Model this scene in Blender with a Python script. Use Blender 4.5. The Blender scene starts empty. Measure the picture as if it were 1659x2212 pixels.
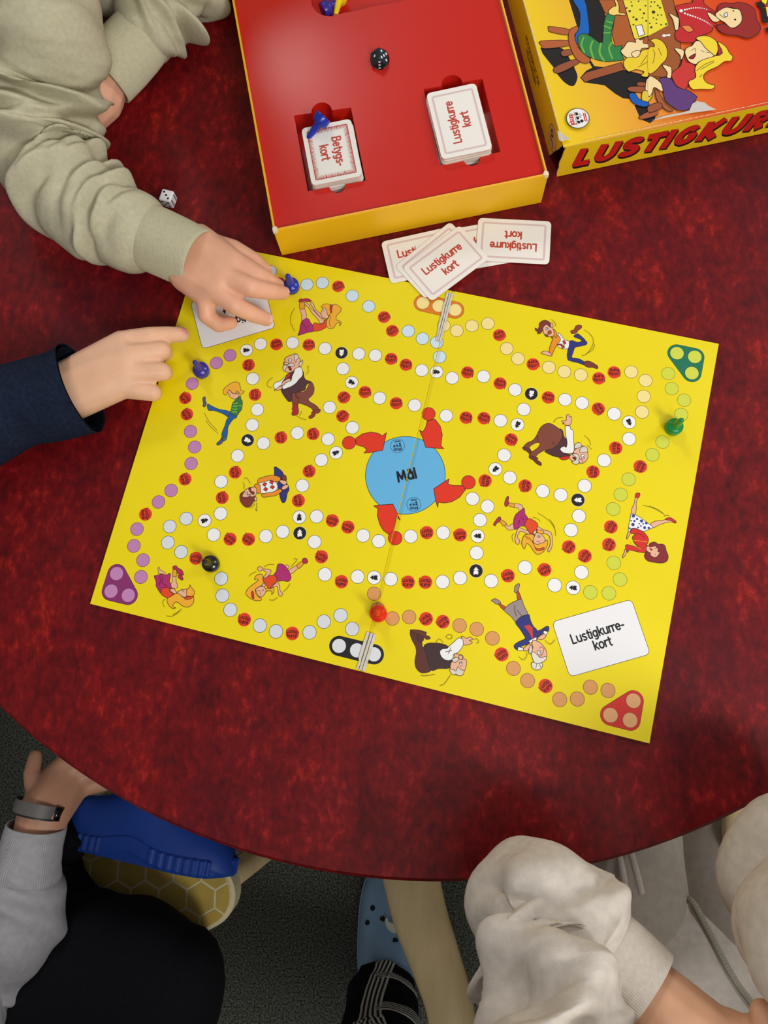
import bpy, bmesh, math, random
from mathutils import Vector, Matrix, noise
from mathutils.geometry import tessellate_polygon

sc = bpy.context.scene
C = sc.collection
random.seed(7)

# ------------------------------------------------------------------ camera
T = 0.72                      # table top height
BT = T + 0.003                # board top
FPX, CX, CY = 1620.0, 829.5, 1106.0
CAM = Vector((0.0, 0.0, 1.3802742))
RW = Matrix(((0.9986639692, 0.0096276607, 0.0507699192),
             (0.0, 0.9824904816, -0.1863127842),
             (-0.0516747187, 0.1860638646, 0.9811778441)))
cam_d = bpy.data.cameras.new('camera')
cam_d.sensor_fit = 'HORIZONTAL'
cam_d.sensor_width = 36.0
cam_d.lens = 36.0 * FPX / 1659.0
cam_d.clip_start = 0.02
cam_o = bpy.data.objects.new('camera', cam_d)
C.objects.link(cam_o)
cam_o.matrix_world = Matrix.Translation(CAM) @ RW.to_4x4()
sc.camera = cam_o

# ------------------------------------------------------------------ world, lights, exposure
w = bpy.data.worlds.new('room_ambient')
sc.world = w
w.use_nodes = True
w.node_tree.nodes['Background'].inputs[0].default_value = (1.0, 0.97, 0.94, 1)
w.node_tree.nodes['Background'].inputs[1].default_value = 0.28


def area(name, loc, target, sx, sy, power, col):
    d = bpy.data.lights.new(name, 'AREA')
    d.shape = 'RECTANGLE'
    d.size, d.size_y, d.energy, d.color = sx, sy, power, col
    o = bpy.data.objects.new(name, d)
    C.objects.link(o)
    o.location = loc
    o.rotation_euler = (Vector(target) - Vector(loc)).to_track_quat('-Z', 'Y').to_euler()
    return o


area('ceiling_light', (1.15, -1.15, 2.4), (0.1, 0.2, T), 0.55, 0.55, 28, (1.0, 0.975, 0.94))
area('ceiling_light', (-0.75, 2.15, 2.4), (0.0, 0.3, T), 0.55, 0.55, 17, (1.0, 0.965, 0.93))
area('ceiling_light', (1.9, 1.0, 2.4), (0.1, 0.3, T), 0.6, 0.6, 13, (1.0, 0.97, 0.94))
area('ceiling_light', (0.35, -1.1, 2.45), (0.05, -0.3, 0.5), 0.8, 0.8, 12, (1.0, 0.97, 0.94))
sc.view_settings.view_transform = 'Standard'
sc.view_settings.look = 'None'
sc.view_settings.gamma = 1.0
sc.view_settings.use_curve_mapping = False
sc.view_settings.exposure = -0.01


# ------------------------------------------------------------------ helpers
def W(px, py, z):
    """point of the place seen at photo position (px, py) at height z"""
    r = RW @ Vector(((px - CX) / FPX, (CY - py) / FPX, -1.0))
    return CAM + r * ((z - CAM.z) / r.z)


def lin(c):
    c = c / 255.0
    return c / 12.92 if c <= 0.04045 else ((c + 0.055) / 1.055) ** 2.4


def rgb(c):
    return (lin(c[0]), lin(c[1]), lin(c[2]), 1.0)


MATS = {}


def mat(name, col, rough=0.5, spec=0.5, var=0.0, vscale=40.0, bump=0.0, bscale=200.0, coat=0.0, sss=0.0, metal=0.0, stretch=None, bdist=0.002):
    if name in MATS:
        return MATS[name]
    m = bpy.data.materials.new(name)
    m.use_nodes = True
    nt = m.node_tree
    p = nt.nodes['Principled BSDF']
    p.inputs['Base Color'].default_value = rgb(col)
    p.inputs['Roughness'].default_value = rough
    p.inputs['Specular IOR Level'].default_value = spec
    p.inputs['Metallic'].default_value = metal
    p.inputs['Coat Weight'].default_value = coat
    p.inputs['Coat Roughness'].default_value = 0.15
    if sss:
        p.inputs['Subsurface Weight'].default_value = sss
        p.inputs['Subsurface Radius'].default_value = (0.006, 0.0025, 0.0012)
        p.inputs['Subsurface Scale'].default_value = 1.0
    if var or bump:
        tc = nt.nodes.new('ShaderNodeTexCoord')
        src = tc.outputs['Object']
        if stretch:
            mp = nt.nodes.new('ShaderNodeMapping')
            mp.inputs['Scale'].default_value = stretch
            nt.links.new(src, mp.inputs['Vector'])
            src = mp.outputs['Vector']
    if var:
        n = nt.nodes.new('ShaderNodeTexNoise')
        n.inputs['Scale'].default_value = vscale
        n.inputs['Detail'].default_value = 5
        nt.links.new(src, n.inputs['Vector'])
        r = nt.nodes.new('ShaderNodeValToRGB')
        b = rgb(col)
        r.color_ramp.elements[0].position = 0.3
        r.color_ramp.elements[1].position = 0.7
        r.color_ramp.elements[0].color = (b[0] * (1 - var), b[1] * (1 - var), b[2] * (1 - var), 1)
        r.color_ramp.elements[1].color = (min(1, b[0] * (1 + var)), min(1, b[1] * (1 + var)), min(1, b[2] * (1 + var)), 1)
        nt.links.new(n.outputs['Fac'], r.inputs['Fac'])
        nt.links.new(r.outputs['Color'], p.inputs['Base Color'])
    if bump:
        n = nt.nodes.new('ShaderNodeTexNoise')
        n.inputs['Scale'].default_value = bscale
        n.inputs['Detail'].default_value = 4
        nt.links.new(src, n.inputs['Vector'])
        bm_ = nt.nodes.new('ShaderNodeBump')
        bm_.inputs['Strength'].default_value = bump
        bm_.inputs['Distance'].default_value = bdist
        nt.links.new(n.outputs['Fac'], bm_.inputs['Height'])
        nt.links.new(bm_.outputs['Normal'], p.inputs['Normal'])
    MATS[name] = m
    return m


def ink(c):
    return mat('print_%d_%d_%d' % tuple(c), c, 0.42, 0.5)


def obj(name, verts, faces, mats, parent=None, idx=None, smooth=False, loc=None, rz=0.0):
    me = bpy.data.meshes.new(name)
    me.from_pydata([tuple(v) for v in verts], [], faces)
    if not isinstance(mats, (list, tuple)):
        mats = [mats]
    for m in mats:
        me.materials.append(m)
    if idx:
        me.polygons.foreach_set('material_index', idx)
    if smooth:
        me.polygons.foreach_set('use_smooth', [True] * len(me.polygons))
    me.update()
    return link(name, me, parent, loc, rz)


def link(name, me, parent=None, loc=None, rz=0.0):
    o = bpy.data.objects.new(name, me)
    C.objects.link(o)
    if parent:
        o.parent = parent
    if loc is not None:
        o.location = loc
    o.rotation_euler.z = rz
    return o


def thing(name, label, cat, loc=(0, 0, 0), rz=0.0, group=None):
    o = bpy.data.objects.new(name, None)
    o.empty_display_size = 0.02
    C.objects.link(o)
    o.location = loc
    o.rotation_euler.z = rz
    tag(o, label, cat, group)
    return o


def tag(o, label, cat, group=None):
    o['label'] = label
    o['category'] = cat
    if group:
        o['group'] = group
    return o


def fix_normals(o, smooth=None):
    bm = bmesh.new()
    bm.from_mesh(o.data)
    bmesh.ops.recalc_face_normals(bm, faces=bm.faces)
    bm.to_mesh(o.data)
    bm.free()
    return o


class MB:
    """collects vertices and faces, with material slots"""
    def __init__(s):
        s.v, s.f, s.i, s.m = [], [], [], []

    def slot(s, m):
        if m not in s.m:
            s.m.append(m)
        return s.m.index(m)

    def add(s, v, f, m):
        k = len(s.v)
        s.v += [tuple(p) for p in v]
        j = s.slot(m)
        for q in f:
            s.f.append(tuple(a + k for a in q))
            s.i.append(j)

    def box(s, x0, x1, y0, y1, z0, z1, m):
        s.add([(x0, y0, z0), (x1, y0, z0), (x1, y1, z0), (x0, y1, z0), (x0, y0, z1), (x1, y0, z1), (x1, y1, z1), (x0, y1, z1)],
              [(0, 3, 2, 1), (4, 5, 6, 7), (0, 1, 5, 4), (1, 2, 6, 5), (2, 3, 7, 6), (3, 0, 4, 7)], m)

    def prism(s, pts, z0, z1, m, mside=None):
        n = len(pts)
        v = [(p[0], p[1], z0) for p in pts] + [(p[0], p[1], z1) for p in pts]
        s.add(v, [tuple(range(n - 1, -1, -1)), tuple(range(n, 2 * n))], m)
        s.add(v, [(i, (i + 1) % n, n + (i + 1) % n, n + i) for i in range(n)], mside or m)

    def lathe(s, prof, m, seg=28):
        v, f = [], []
        for r, z in prof:
            for k in range(seg):
                a = 2 * math.pi * k / seg
                v.append((r * math.cos(a), r * math.sin(a), z))
        for i in range(len(prof) - 1):
            for k in range(seg):
                f.append((i * seg + k, i * seg + (k + 1) % seg, (i + 1) * seg + (k + 1) % seg, (i + 1) * seg + k))
        f.append(tuple(range(seg - 1, -1, -1)))
        f.append(tuple((len(prof) - 1) * seg + k for k in range(seg)))
        s.add(v, f, m)

    def build(s, name, parent=None, smooth=False, loc=None, rz=0.0, bevel=0.0):
        o = obj(name, s.v, s.f, s.m, parent, s.i, smooth, loc, rz)
        fix_normals(o)
        if bevel:
            b = o.modifiers.new('bevel', 'BEVEL')
            b.width, b.segments, b.limit_method = bevel, 2, 'ANGLE'
        return o


def rrect(cx, cy, w, h, r, n=5):
    out = []
    for sx, sy, a0 in ((1, 1, 0), (-1, 1, 90), (-1, -1, 180), (1, -1, 270)):
        for k in range(n + 1):
            a = math.radians(a0 + 90.0 * k / n)
            out.append((cx + sx * (w / 2 - r) + r * math.cos(a), cy + sy * (h / 2 - r) + r * math.sin(a)))
    return out


def circ(cx, cy, r, n=28):
    return [(cx + r * math.cos(2 * math.pi * k / n), cy + r * math.sin(2 * math.pi * k / n)) for k in range(n)]


def arc(cx, cy, rx, ry, a0, a1, n=7):
    return [(cx + rx * math.cos(math.radians(a0 + (a1 - a0) * k / n)), cy + ry * math.sin(math.radians(a0 + (a1 - a0) * k / n))) for k in range(n + 1)]


def crom(pts, n=4, closed=True):
    """smooth curve through points"""
    P = [Vector(p) for p in pts]
    m = len(P)
    out = []
    for i in range(m if closed else m - 1):
        g = (lambda k: P[k % m]) if closed else (lambda k: P[min(max(k, 0), m - 1)])
        a, b, c, d = g(i - 1), g(i), g(i + 1), g(i + 2)
        for k in range(n):
            t = k / n
            out.append(0.5 * (2 * b + (c - a) * t + (2 * a - 5 * b + 4 * c - d) * t * t + (3 * b - a - 3 * c + d) * t ** 3))
    if not closed:
        out.append(P[-1])
    return out


# ------------------------------------------------------------------ flat print (inks lying on a surface)
LAYER = 0.000018


class Print:
    def __init__(s, cuts=None, surf=None):
        s.t = []          # (triangle 2d pts, layer, material)
        s.l = 0
        s.k = 0           # tiny step so that overlapping strokes of one layer never lie in the same plane
        s.mod, s.step = 12, 0.07
        s.cuts = cuts
        s.surf = surf

    def tri(s, pts, m):
        s.t.append(([tuple(p) for p in pts], s.l + s.k * s.step, m))

    def poly(s, pts, m, up=True):
        P = [Vector((p[0], p[1], 0)) for p in pts]
        for a, b, c in tessellate_polygon([P]):
            s.tri((P[a][:2], P[b][:2], P[c][:2]), m)
        if up:
            s.l += 1

    def stroke(s, pts, wd, m, closed=False, caps=True, up=True, cn=8, join=True):
        P = [Vector((p[0], p[1])) for p in pts]
        if closed:
            P.append(P[0])
        h = wd / 2
        for a, b in zip(P, P[1:]):
            d = b - a
            if d.length < 1e-9:
                continue
            n = Vector((-d.y, d.x)).normalized() * h
            s.k = (s.k + 1) % s.mod
            s.tri((a + n, a - n, b - n), m)
            s.tri((a + n, b - n, b + n), m)
        for i, p in enumerate(P):
            if (0 < i < len(P) - 1 and join) or (caps and i in (0, len(P) - 1)):
                q = circ(p.x, p.y, h, cn)
                s.k = (s.k + 1) % s.mod
                for k in range(1, cn - 1):
                    s.tri((q[0], q[k], q[k + 1]), m)
        s.k = s.k if not up else 0
        if up:
            s.l += 1

    def disc(s, c, r, m, n=28, up=True):
        q = circ(c[0], c[1], r, n)
        for k in range(1, n - 1):
            s.tri((q[0], q[k], q[k + 1]), m)
        if up:
            s.l += 1

    def build(s, name, parent, fmap=None, loc=None, rz=0.0, mesh_only=False):
        mb = MB()
        by = {}
        for pts, l, m in s.t:
            a, b, c = pts
            if (b[0] - a[0]) * (c[1] - a[1]) - (b[1] - a[1]) * (c[0] - a[0]) < 0:
                pts = [a, c, b]
            by.setdefault(m, []).append((pts, l))
        for m, ts in by.items():
            v, f = [], []
            for pts, l in ts:
                for piece in s.split(pts):
                    k = len(v)
                    for p in piece:
                        z = (s.surf(p[0]) if s.surf else 0.0) + 0.00004 + l * LAYER
                        v.append(fmap(p[0], p[1], z) if fmap else (p[0], p[1], z))
                    f.append(tuple(range(k, k + len(piece))))
            mb.add(v, f, m)
        me = bpy.data.meshes.new(name)
        me.from_pydata(mb.v, [], mb.f)
        for m in mb.m:
            me.materials.append(m)
        me.polygons.foreach_set('material_index', mb.i)
        me.update()
        if mesh_only:
            return me
        return link(name, me, parent, loc, rz)

    def split(s, pts):
        if not s.cuts:
            return [pts]
        out = []
        for lo, hi in s.cuts:
            q = clip(clip(list(pts), lo, 1), hi, -1)
            if len(q) >= 3:
                out.append(q)
        return out


def clip(poly, x, sgn):
    out = []
    for i, p in enumerate(poly):
        q = poly[(i + 1) % len(poly)]
        a, b = (p[0] - x) * sgn, (q[0] - x) * sgn
        if a >= 0:
            out.append(p)
        if (a > 0 > b) or (a < 0 < b):
            t = a / (a - b)
            out.append((x, p[1] + (q[1] - p[1]) * t))
    return out


# ------------------------------------------------------------------ rounded stroke lettering
_o = arc(.27, .34, .27, .34, 0, 360, 14)
GL = {
    'L': ([[(0, 1), (0, 0), (.46, 0)]], .64),
    'u': ([[(0, .68), (0, .25)] + arc(.23, .25, .23, .25, 180, 360), [(.46, .68), (.46, 0)]], .68),
    's': ([arc(.2, .51, .19, .17, 40, 190) + [(.1, .39), (.3, .31)] + arc(.2, .17, .2, .17, 20, -140)], .58),
    't': ([[(.14, .94), (.14, .16), (.2, .02), (.32, 0)], [(0, .68), (.32, .68)]], .48),
    'i': ([[(0, .68), (0, 0)], [(0, .95), (0, .96)]], .23),
    'g': ([arc(.23, .36, .23, .32, 0, 360, 12), [(.46, .68), (.46, 0)] + arc(.24, 0, .22, .26, 0, -130)], .69),
    '-': ([[(0, .36), (.26, .36)]], .42),
    'k': ([[(0, 1), (0, 0)], [(.4, .68), (.03, .3)], [(.12, .38), (.42, 0)]], .6),
    'r': ([[(0, .68), (0, 0)], [(0, .38)] + arc(.24, .42, .24, .25, 170, 70, 4)], .42),
    'e': ([[(.03, .36), (.47, .36)] + arc(.25, .34, .24, .34, 5, 320, 11)], .68),
    'o': ([arc(.26, .34, .26, .34, 0, 360, 14)], .72),
    'B': ([[(0, 0), (0, 1), (.28, 1)] + arc(.28, .77, .22, .23, 90, -90) + [(0, .54)], [(.28, .54)] + arc(.3, .27, .25, .27, 90, -90) + [(0, 0)]], .75),
    'y': ([[(0, .68), (.22, .06)], [(.44, .68), (.14, -.24), (0, -.27)]], .6),
    'M': ([[(0, 0), (.06, 1), (.34, .2), (.62, 1), (.68, 0)]], .9),
    'a': ([arc(.23, .34, .23, .33, 0, 360, 12), [(.46, .68), (.46, 0)]], .68),
    'l': ([[(0, 1), (0, 0)]], .23),
    'd': ([arc(.23, .34, .23, .33, 0, 360, 12), [(.46, 1), (.46, 0)]], .68),
    'n': ([[(0, .68), (0, 0)], [(0, .4)] + arc(.22, .43, .22, .25, 180, 0) + [(.44, 0)]], .66),
    'p': ([[(0, .68), (0, -.3)], arc(.24, .34, .24, .33, 0, 360, 12)], .7),
}
GL['\u00e5'] = (GL['a'][0] + [arc(.24, .9, .09, .09, 0, 360, 8)], .68)


def text(P, s, c, ang, h, wt, m, sq=1.0):
    """one line of lettering centred on c, ang in radians, h = capital height"""
    wd = sum(GL[ch][1] for ch in s) - 0.18
    ca, sa = math.cos(ang), math.sin(ang)
    x = -wd / 2
    P.mod, P.step, P.k = 40, 0.06, 0
    for ch in s:
        for st in GL[ch][0]:
            q = []
            for a, b in st:
                X, Y = (x + a) * h * sq, (b - 0.4) * h
                q.append((c[0] + X * ca - Y * sa, c[1] + X * sa + Y * ca))
            P.stroke(q, wt * h, m, up=False, cn=7)
        x += GL[ch][1]
    P.mod, P.step, P.k = 12, 0.07, 0
    P.l += 3


INKBLACK = (22, 20, 26)
OUT = (52, 22, 18)
# ------------------------------------------------------------------ floor and table
def carpet_mat():
    m = bpy.data.materials.new('carpet')
    m.use_nodes = True
    nt = m.node_tree
    p = nt.nodes['Principled BSDF']
    tc = nt.nodes.new('ShaderNodeTexCoord')
    n = nt.nodes.new('ShaderNodeTexNoise')
    n.inputs['Scale'].default_value = 330
    n.inputs['Detail'].default_value = 3
    nt.links.new(tc.outputs['Object'], n.inputs['Vector'])
    r = nt.nodes.new('ShaderNodeValToRGB')
    r.color_ramp.elements[0].position = 0.36
    r.color_ramp.elements[0].color = rgb((16, 22, 25))
    r.color_ramp.elements[1].position = 0.72
    r.color_ramp.elements[1].color = rgb((118, 119, 104))
    nt.links.new(n.outputs['Fac'], r.inputs['Fac'])
    nt.links.new(r.outputs['Color'], p.inputs['Base Color'])
    b = nt.nodes.new('ShaderNodeBump')
    b.inputs['Strength'].default_value = 0.8
    b.inputs['Distance'].default_value = 0.004
    nt.links.new(n.outputs['Fac'], b.inputs['Height'])
    nt.links.new(b.outputs['Normal'], p.inputs['Normal'])
    p.inputs['Roughness'].default_value = 0.95
    return m


o = obj('floor', [(-7, -7, 0), (7, -7, 0), (7, 7, 0), (-7, 7, 0)], [(0, 1, 2, 3)], carpet_mat())
o['kind'] = 'structure'


def table_mat():
    m = bpy.data.materials.new('red_marbled_linoleum')
    m.use_nodes = True
    nt = m.node_tree
    p = nt.nodes['Principled BSDF']
    tc = nt.nodes.new('ShaderNodeTexCoord')
    mp = nt.nodes.new('ShaderNodeMapping')
    mp.inputs['Scale'].default_value = (1.0, 0.62, 1.0)
    nt.links.new(tc.outputs['Object'], mp.inputs['Vector'])

    def nz(scale, detail, rough, dist=0.0):
        n = nt.nodes.new('ShaderNodeTexNoise')
        n.inputs['Scale'].default_value = scale
        n.inputs['Detail'].default_value = detail
        n.inputs['Roughness'].default_value = rough
        n.inputs['Distortion'].default_value = dist
        nt.links.new(mp.outputs['Vector'], n.inputs['Vector'])
        return n
    n1 = nz(34, 9, 0.7, 0.4)
    n2 = nz(150, 4, 0.6, 0.3)
    mx = nt.nodes.new('ShaderNodeMath')
    mx.operation = 'MULTIPLY_ADD'
    nt.links.new(n2.outputs['Fac'], mx.inputs[0])
    mx.inputs[1].default_value = 0.42
    a2 = nt.nodes.new('ShaderNodeMath')
    a2.operation = 'MULTIPLY'
    a2.inputs[1].default_value = 0.58
    nt.links.new(n1.outputs['Fac'], a2.inputs[0])
    nt.links.new(a2.outputs[0], mx.inputs[2])
    r = nt.nodes.new('ShaderNodeValToRGB')
    e = r.color_ramp.elements
    e[0].position, e[0].color = 0.33, rgb((60, 6, 14))
    e[1].position, e[1].color = 0.68, rgb((168, 36, 30))
    k = e.new(0.46)
    k.color = rgb((94, 9, 14))
    k = e.new(0.55)
    k.color = rgb((114, 14, 16))
    nt.links.new(mx.outputs[0], r.inputs['Fac'])
    n3 = nz(7, 6, 0.62, 0.6)
    r3 = nt.nodes.new('ShaderNodeValToRGB')
    r3.color_ramp.elements[0].position, r3.color_ramp.elements[0].color = 0.50, (0, 0, 0, 1)
    r3.color_ramp.elements[1].position, r3.color_ramp.elements[1].color = 0.68, (0.62, 0.62, 0.62, 1)
    nt.links.new(n3.outputs['Fac'], r3.inputs['Fac'])
    mixc = nt.nodes.new('ShaderNodeMix')
    mixc.data_type = 'RGBA'
    nt.links.new(r3.outputs['Color'], mixc.inputs['Factor'])
    nt.links.new(r.outputs['Color'], mixc.inputs['A'])
    mixc.inputs['B'].default_value = rgb((62, 9, 26))
    nt.links.new(mixc.outputs['Result'], p.inputs['Base Color'])
    p.inputs['Roughness'].default_value = 0.48
    p.inputs['Specular IOR Level'].default_value = 0.2
    return m


TC, TR = (0.0035, 0.3995), 0.583
tb = thing('round_table', 'round table with dark red marbled linoleum top under the board game', 'table', (TC[0], TC[1], 0))
mb = MB()
mb.lathe([(TR - 0.004, T - 0.0265), (TR, T - 0.022), (TR, T - 0.003), (TR - 0.003, T)], table_mat(), 200)
mb.build('table_top', tb)
dark_metal = mat('black_powder_coat', (30, 28, 30), 0.5)
for a in (45, 135, 225, 315):
    mb = MB()
    mb.lathe([(0.02, 0), (0.022, 0.004), (0.022, T - 0.0265)], dark_metal, 16)
    mb.build('leg', tb, loc=(0.4 * math.cos(math.radians(a)), 0.4 * math.sin(math.radians(a)), 0))

# ------------------------------------------------------------------ the game board
pA, pB, pC, pD = W(194, 1304, BT), W(1403.3, 1606, BT), W(1549.5, 744, BT), W(432, 522, BT)
bx = (pB - pA).normalized()
BANG = math.atan2(bx.y, bx.x)
by_ = Vector((-bx.y, bx.x, 0))
BW, BH = 0.497, 0.3605
board = thing('game_board', 'unfolded yellow board game with circle tracks and cartoon figures on red table', 'game board',
              (pA.x, pA.y, T), BANG)


def bl(px, py):
    d = W(px, py, BT) - pA
    return (d.dot(bx), d.dot(by_))


def bang(px, py, deg):
    """direction on the board of a direction seen in the photo"""
    a = bl(px, py)
    b = bl(px + 10 * math.cos(math.radians(deg)), py - 10 * math.sin(math.radians(deg)))
    return math.atan2(b[1] - a[1], b[0] - a[0])


FU = bl(877, 1041)[0]         # the fold
BV = 0.0032                   # width of the rolled edge at the fold


def bsurf(u):
    d = u - FU
    if 0 <= d < BV:
        return 0.003 - 0.0011 * (1 - d / BV)
    return 0.003


CUTS = [(-1, FU - 0.0004), (FU + 0.0002, FU + BV), (FU + BV, 1)]
YEL = mat('board_yellow', (234, 214, 2), 0.38, 0.5, var=0.035, vscale=9)
GREYB = mat('grey_board', (200, 190, 170), 0.8)


def panel(u0, u1, prof, name, lab):
    """prof: list of (u, z) across the top; the sheet runs the height of the board"""
    mb = MB()
    n = len(prof)
    v = [(u, 0, z) for u, z in prof] + [(u, BH, z) for u, z in prof]
    mb.add(v, [(i, i + 1, n + i + 1, n + i) for i in range(n - 1)], YEL)
    lo = [(u0, 0, 0.0002), (u1, 0, 0.0002), (u1, BH, 0.0002), (u0, BH, 0.0002)]
    mb.add(lo, [(3, 2, 1, 0)], GREYB)
    a, b = prof[0][1], prof[-1][1]
    mb.add([(u0, 0, 0.0002), (u0, BH, 0.0002), (u0, BH, a), (u0, 0, a)], [(0, 3, 2, 1)], YEL)
    mb.add([(u1, 0, 0.0002), (u1, BH, 0.0002), (u1, BH, b), (u1, 0, b)], [(0, 1, 2, 3)], YEL)
    for y in (0, BH):
        mb.add([(u0, y, 0.0002), (u1, y, 0.0002)] + [(u, y, z) for u, z in reversed(prof)], [tuple(range(n + 2))], YEL)
    o = mb.build(name, board)
    o['label'] = lab
    return o


panel(0, FU - 0.0002, [(0, 0.0026), (0.0004, 0.003), (FU - 0.0004, 0.003), (FU - 0.0002, 0.0027)], 'board_panel', 'left half of the folding board')
panel(FU, BW, [(FU, 0.0019), (FU + BV, 0.003), (BW - 0.0004, 0.003), (BW, 0.0026)], 'board_panel', 'right half of the folding board')
# torn linen hinge showing at both ends of the fold
tape = mat('torn_linen', (208, 202, 188), 0.85, var=0.12, vscale=300)
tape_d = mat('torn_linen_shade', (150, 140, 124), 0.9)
for (a, b, wid) in (((972, 634), (946, 737), 0.0062), ((803, 1368), (778, 1447), 0.0088)):
    A_, B_ = Vector(bl(*a)), Vector(bl(*b))
    d = (B_ - A_).normalized()
    n = Vector((-d.y, d.x))
    tor = None
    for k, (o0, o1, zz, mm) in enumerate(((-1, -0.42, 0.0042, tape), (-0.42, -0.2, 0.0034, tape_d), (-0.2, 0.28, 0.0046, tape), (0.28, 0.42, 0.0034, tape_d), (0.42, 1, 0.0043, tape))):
        mb = MB()
        rr = random.Random(k + int(a[0]))
        N = 14
        L_, R_ = [], []
        for i in range(N + 1):
            p = A_ + (B_ - A_) * (i / N)
            sh = (1.0 if i < N - 3 or abs(o0) < .5 else 0.75)
            L_.append(p + n * (wid / 2 * o0 * sh + rr.uniform(-.00013, .00013)))
            R_.append(p + n * (wid / 2 * o1 * sh + rr.uniform(-.00013, .00013)))
        mb.prism([tuple(p) for p in L_] + [tuple(p) for p in reversed(R_)], 0.0018, zz, mm)
        if k == 0:
            tor = mb.build('torn_hinge', board)
            tor['label'] = 'torn pale linen hinge at the fold'
        else:
            mb.build('paper_strip', tor)

# ---- spaces of the tracks
SP = {'W': (238, 238, 238), 'P': (190, 128, 178), 'B': (205, 226, 240), 'Y': (242, 222, 146), 'O': (216, 154, 92), 'G': (206, 214, 66),
      'S': (214, 220, 226), 'R': (218, 58, 26), 'A': (240, 240, 240), 'K': (26, 24, 28)}
RING = {'W': (96, 92, 60), 'P': (116, 56, 84), 'B': (88, 96, 84), 'Y': (122, 106, 36), 'O': (128, 74, 32), 'G': (138, 132, 28), 'S': (78, 80, 66),
        'R': (244, 176, 40), 'A': (96, 92, 60), 'K': (232, 214, 150)}
TXT = (58, 6, 14)
RAD = 0.0062
ARROW = [(-.55, -.32), (-.48, 0), (-.6, .34), (-.1, .38), (.12, .14), (.1, .42), (.62, 0), (.1, -.42), (.12, -.14), (-.12, -.36)]


def space_print(kind, P, c, ang):
    P.disc(c, RAD, ink(RING[kind]))
    P.disc(c, RAD - (0.0004 if kind == 'R' else 0.00042), ink(SP[kind]))
    ca, sa = math.cos(ang), math.sin(ang)
    if kind == 'R':
        for s_, dy in (('Lustig-', 0.00155), ('kurre', -0.0022)):
            text(P, s_, (c[0] - dy * sa, c[1] + dy * ca), ang, 0.0031, 0.17, ink(TXT), 0.98)
    if kind in 'AK':
        q = [(c[0] + (x * ca - y * sa) * RAD * .92, c[1] + (x * sa + y * ca) * RAD * .92) for x, y in ARROW]
        P.poly(q, ink(INKBLACK) if kind == 'A' else ink((240, 240, 240)))


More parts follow.
